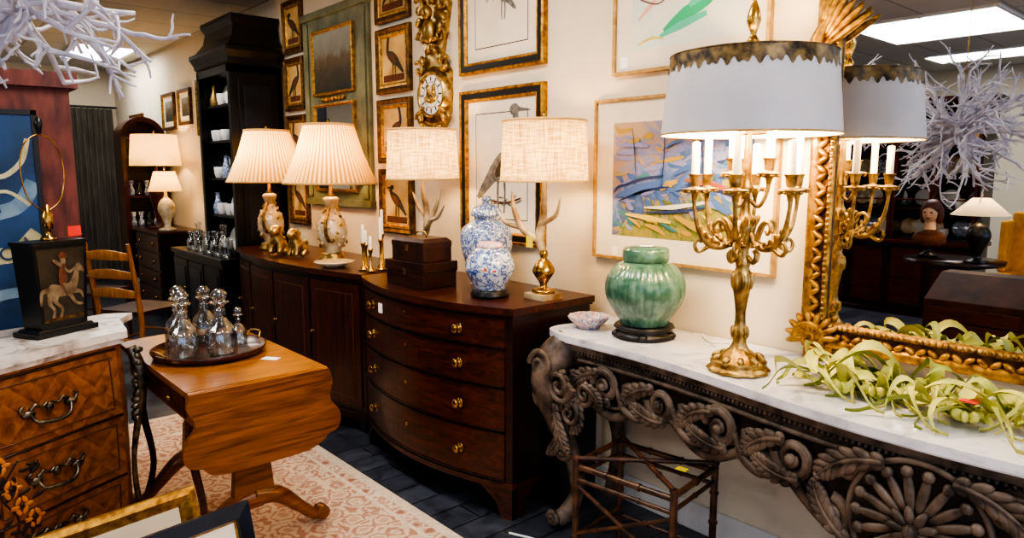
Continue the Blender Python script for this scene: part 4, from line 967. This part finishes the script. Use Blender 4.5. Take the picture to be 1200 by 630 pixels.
# ------------------------------------------------------------------ far background
b=B('grey_curtain'); N=120
L=[[(1.2+1.15*k/N,10.86+.035*math.sin(k*.9),z) for k in range(N+1)] for z in (.04,2.32)]
b.loops(L,'curtain',True,False,False,closed=False); b.tube([(1.1,10.86,2.34),(2.4,10.86,2.34)],.015,'black'); b.finish(origin=(1.8,10.86,.04))
b=B('arched_display_cabinet')
x0_,x1_,y_=1.92,2.38,8.62
arc=[(x0_+(x1_-x0_)/2+(x1_-x0_)/2*math.cos(t),1.85+.24*math.sin(t)) for t in [pi*k/16 for k in range(17)]]
ins=[(x0_+(x1_-x0_)/2+((x1_-x0_)/2-.05)*math.cos(t),1.85+.19*math.sin(t)) for t in [pi*k/16 for k in range(17)]]
b.prism([(x1_,0)]+arc+[(x0_,0)],y_+.3,y_+.34,'mahogd','xz')
b.loops([[(a,h,c) for a,c in ([(x1_,.0)]+arc+[(x0_,.0)]+[(x0_+.05,.0)]+list(reversed(ins))+[(x1_-.05,.0)])] for h in (y_,y_+.3)],'mahogv')
for z in (.1,.5,.85,1.2,1.55,1.85): 
    b.box(x0_+.04,x1_-.04,y_+.02,y_+.3,z,z+.02,'mahog')
    if z<1.85:
        for k in range(4): b.lathe([(0,0),(.03,0),(.035,.06),(.015,.1),(.03,.17),(0,.17)],R.choice(['glass','white','bluew','glass']),c=(x0_+.1+k*.08,y_+.12,z+.021),seg=12)
b.finish(origin=(2.1,9.2,0))
b=B('small_chest_of_drawers'); b.box(1.98,2.38,7.6,8.5,.08,.86,'mahogd'); b.box(1.95,2.39,7.57,8.53,.86,.89,'mahog')
for k in range(4):
    z=.12+k*.185; b.box(1.968,1.982,7.63,8.47,z,z+.165,'mahog'); 
    for y in (7.8,8.3): b.ell((1.96,y,z+.08),(.014,.018,.018),'brass',seg=10,rows=6)
for x in (2.0,2.32):
    for y in (7.62,8.42): b.box(x,x+.06,y,y+.06,0,.08,'mahogd')
b.finish(origin=(2.2,8.05,0),bevel=.004)
def drumlamp(x,y,zb,h,r,r2,sh,mat='linen',pw=7,base='bone'):
    b=B('table_lamp'); k=(h-sh)
    b.lathe([(0,0),(.08,0),(.08,.02),(.03,.04),(.05,k*.3),(.085,k*.55),(.06,k*.75),(.02,k*.85),(.015,k)],base,seg=24,sub=3)
    b.lathe([(r,h-sh),(r2,h)],mat,seg=48)
    b.tube([(0,0,k*.9),(0,0,h+.02)],.004,'brass'); 
    for q in range(3): b.tube([(0,0,h-.01),(r2*math.cos(q*2.09),r2*math.sin(q*2.09),h-.01)],.002,'brass',seg=5)
    b.ell((0,0,h+.03),(.01,.01,.015),'brass',seg=8,rows=5); b.ell((.0,.0,h-sh*.6),(.03,.03,.04),'bulb')
    o=b.finish(loc=(x,y,zb)); plight('bulb_light',(x+.0,y,zb+h-sh*.4),pw,parent=o)
drumlamp(2.12,8.1,.892,.98,.25,.22,.32,'silk',9,base='mahog'); drumlamp(2.1,7.74,.892,.6,.16,.1,.2,'silk',4)
def ladder_chair(loc,rz,mat):
    b=B('dining_chair')
    for x in (-.2,.2):
        b.tube([(x,.2,0),(x,.2,.45),(x*1.02,.24,.75),(x*1.0,.27,.98)],[.018,.02,.018,.014],mat,sub=4); b.tube([(x*1.1,-.2,0),(x*1.1,-.2,.46)],[.016,.022],mat)
        b.tube([(x,.2,.2),(x*1.1,-.2,.2)],.01,mat)
    b.tube([(-.2,-.2,.25),(.2,-.2,.25)],.01,mat); b.tube([(-.2,.2,.25),(.2,.2,.25)],.01,mat)
    for z in (.58,.72,.86):
        b.loops([[(-.2+.4*k/10,.225+(z-.55)*.13+.02*math.sin(pi*k/10),z),(-.2+.4*k/10,.24+(z-.55)*.13+.02*math.sin(pi*k/10),z),(-.2+.4*k/10,.24+(z-.55)*.13+.02*math.sin(pi*k/10),z+.05+.025*math.sin(pi*k/10)),(-.2+.4*k/10,.225+(z-.55)*.13+.02*math.sin(pi*k/10),z+.05+.025*math.sin(pi*k/10))] for k in range(11)],mat,True)
    b.loops([[(-.2,.2,z),(.2,.2,z),(.23,-.22,z),(-.23,-.22,z)] for z in (.44,.47)],'leather')
    b.finish(loc=loc,rz=rz,bevel=.003)
ladder_chair((1.36,5.85,0),2.1,'oak'); ladder_chair((1.22,7.0,0),2.3,'mahog')
for (y0,y1,z0,z1) in [(7.1,7.55,1.85,2.4),(8.3,8.75,1.95,2.35),(7.75,8.15,1.98,2.35),(9.6,10.2,1.5,2.2),(6.75,7.0,1.5,1.9)]:
    b=B('framed_print'); picture(b,y0,y1,z0,z1,[(0,0,'giltd'),(0,.03,'giltd'),(.03,.03,'giltd'),(.035,.012,'giltf'),(.09,.012,'cream')],'art_land'); b.finish(origin=(W,(y0+y1)/2,(z0+z1)/2))

# ------------------------------------------------------------------ opposite side, seen in mirror
b=B('china_cabinet'); xa,xb=-3.5,-3.05; ya,yb=2.1,3.7
b.box(xa,xb,ya,yb,.05,.75,'mahogd'); b.box(xa,xb+.03,ya-.03,yb+.03,.75,.79,'mahog'); b.box(xa,xa+.02,ya,yb,.79,2.1,'mahogd')
for y in (ya,yb-.03,(ya+yb)/2): b.box(xa,xb-.05,y,y+.03,.79,2.1,'mahogd')
for z in (.79,1.1,1.42,1.74,2.07): b.box(xa,xb-.06,ya,yb,z,z+.02,'mahogd')
b.rects([(xa,xb-.05+o,ya-o,yb+o,z) for o,z in ((0,2.08),(.03,2.12),(.07,2.18),(.07,2.22))],'mahogd')
for k in range(4):
    y=ya+.02+k*.39; 
    for q in (y,y+.35): b.box(xb-.05,xb-.03,q,q+.03,.8,2.08,'mahog')
    for q in (1.2,1.62): b.box(xb-.05,xb-.035,y,y+.37,q,q+.015,'mahog')
    b.box(xb,xb+.012,y+.03,y+.33,.12,.7,'mahog')
for z in (.81,1.12,1.44,1.76):
    for k in range(12):
        y=ya+.1+k*.125
        if R.random()<.6: b.lathe([(0,0),(.08,0),(.09,.01),(0,.012)],R.choice(['white','bluew','bone','multi']),T=TR(xa+.06,y,z+.1)@RY(1.35),seg=16)
        else: b.lathe([(0,0),(.035,0),(.05,.05),(.045,.1),(0,.1)],R.choice(['white','glass','gilt']),c=(xa+.2,y,z),seg=14)
b.box(xa,xb,ya,yb,0,.05,'mahogd'); b.finish(origin=(-3.3,2.9,0),bevel=.003)
b=B('slant_front_desk'); M['deskw']=pbr('desk_walnut','#2a140b','#4d2817',rough=.6,scale=6,spec=.2)
b.box(-.78,-.3,1.05,1.62,.40,.62,'deskw'); b.prism([(-.78,.62),(-.3,.62),(-.3,.65),(-.60,.80),(-.78,.80)],1.05,1.62,'deskw','xz')
for z in (.42,.52): b.box(-.3,-.29,1.08,1.59,z,z+.085,'mahog'); 
for x in (-.76,-.36):
    for y in (1.07,1.56): b.box(x,x+.04,y,y+.04,0,.40,'mahogd')
b.finish(origin=(-.5,1.4,0),bevel=.004,loc=(-.5,1.4,RZ0))
b=B('pedestal_table'); b.lathe([(0,0),(.2,0),(.18,.03),(.04,.08),(.035,.4),(.06,.5),(.03,.7),(.35,.76),(.36,.79),(0,.79)],'mahogd',seg=40); b.finish(loc=(-1.62,1.85,0))
b=B('portrait_bust')
b.lathe([(0,0),(.07,0),(.07,.02),(.03,.04),(.03,.07)],'black',seg=20)
b.lathe([(.02,.06),(.10,.09),(.13,.14),(.11,.19),(.05,.22),(.042,.27),(.04,.30)],'birdr',seg=28,sub=3,mod=lambda a,z:1-.3*abs(math.cos(a))*(z<.2))
b.lathe([(.05,.215),(.043,.25),(.042,.30)],'skin',seg=20)
b.ell((0.01,0,.36),(.07,.058,.085),'skin',seg=24,rows=14); b.ell((.08,0,.35),(.015,.01,.018),'skin',seg=8,rows=6); b.ell((.07,0,.318),(.01,.018,.006),'birdr',seg=8,rows=5)
for s in (-1,1): b.ell((.072,s*.024,.368),(.007,.011,.006),'birdb',seg=8,rows=5); b.ell((.005,s*.06,.355),(.014,.007,.02),'skin',seg=8,rows=5); b.ell((-.02,s*.06,.35),(.05,.03,.08),'hair',seg=14,rows=8)
b.ell((-.015,0,.40),(.085,.075,.075),'hair',seg=20,rows=10); b.ell((-.07,0,.35),(.05,.06,.08),'hair')
b.finish(loc=(-1.68,2.06,.7915))
drumlamp(-1.50,1.66,.7915,.5,.2,.06,.13,'linen',5,'black')
b=B('wing_armchair'); x,y=-2.2,1.45
b.box(-.3,.3,-.32,.32,.2,.42,'yellow'); b.box(-.28,.3,-.26,.26,.42,.5,'yellow'); b.box(-.36,-.24,-.32,.32,.42,1.15,'yellow')
for s in (-1,1): b.box(-.3,.28,s*.3-.05,s*.3+.05,.3,.64,'yellow'); b.box(-.3,-.06,s*.33-.03,s*.33+.03,.64,1.08,'yellow')
for a in (-.28,.24):
    for c in (-.28,.24): b.box(a,a+.04,c,c+.04,0,.2,'mahogd')
b.finish(loc=(x,y-.1,0),bevel=.03)

# ------------------------------------------------------------------ camera / world
w=bpy.data.worlds.new('world'); SC.world=w; w.use_nodes=True; w.node_tree.nodes['Background'].inputs[0].default_value=(.6,.7,.9,1); w.node_tree.nodes['Background'].inputs[1].default_value=.3
cam=bpy.data.cameras.new('camera'); co=bpy.data.objects.new('camera',cam); SC.collection.objects.link(co); SC.camera=co
cam.sensor_width=36; cam.lens=24.6; cam.clip_start=.05
th=math.radians(8); yaw=math.radians(41.4)
co.location=(0,0,1.5); d=Vector((math.sin(yaw)*math.cos(th),math.cos(yaw)*math.cos(th),-math.sin(th)))
co.rotation_euler=d.to_track_quat('-Z','Y').to_euler()
SC.view_settings.view_transform='AgX'
try: SC.view_settings.look='AgX - High Contrast'
except Exception as e: print(e)
SC.view_settings.exposure=0.4
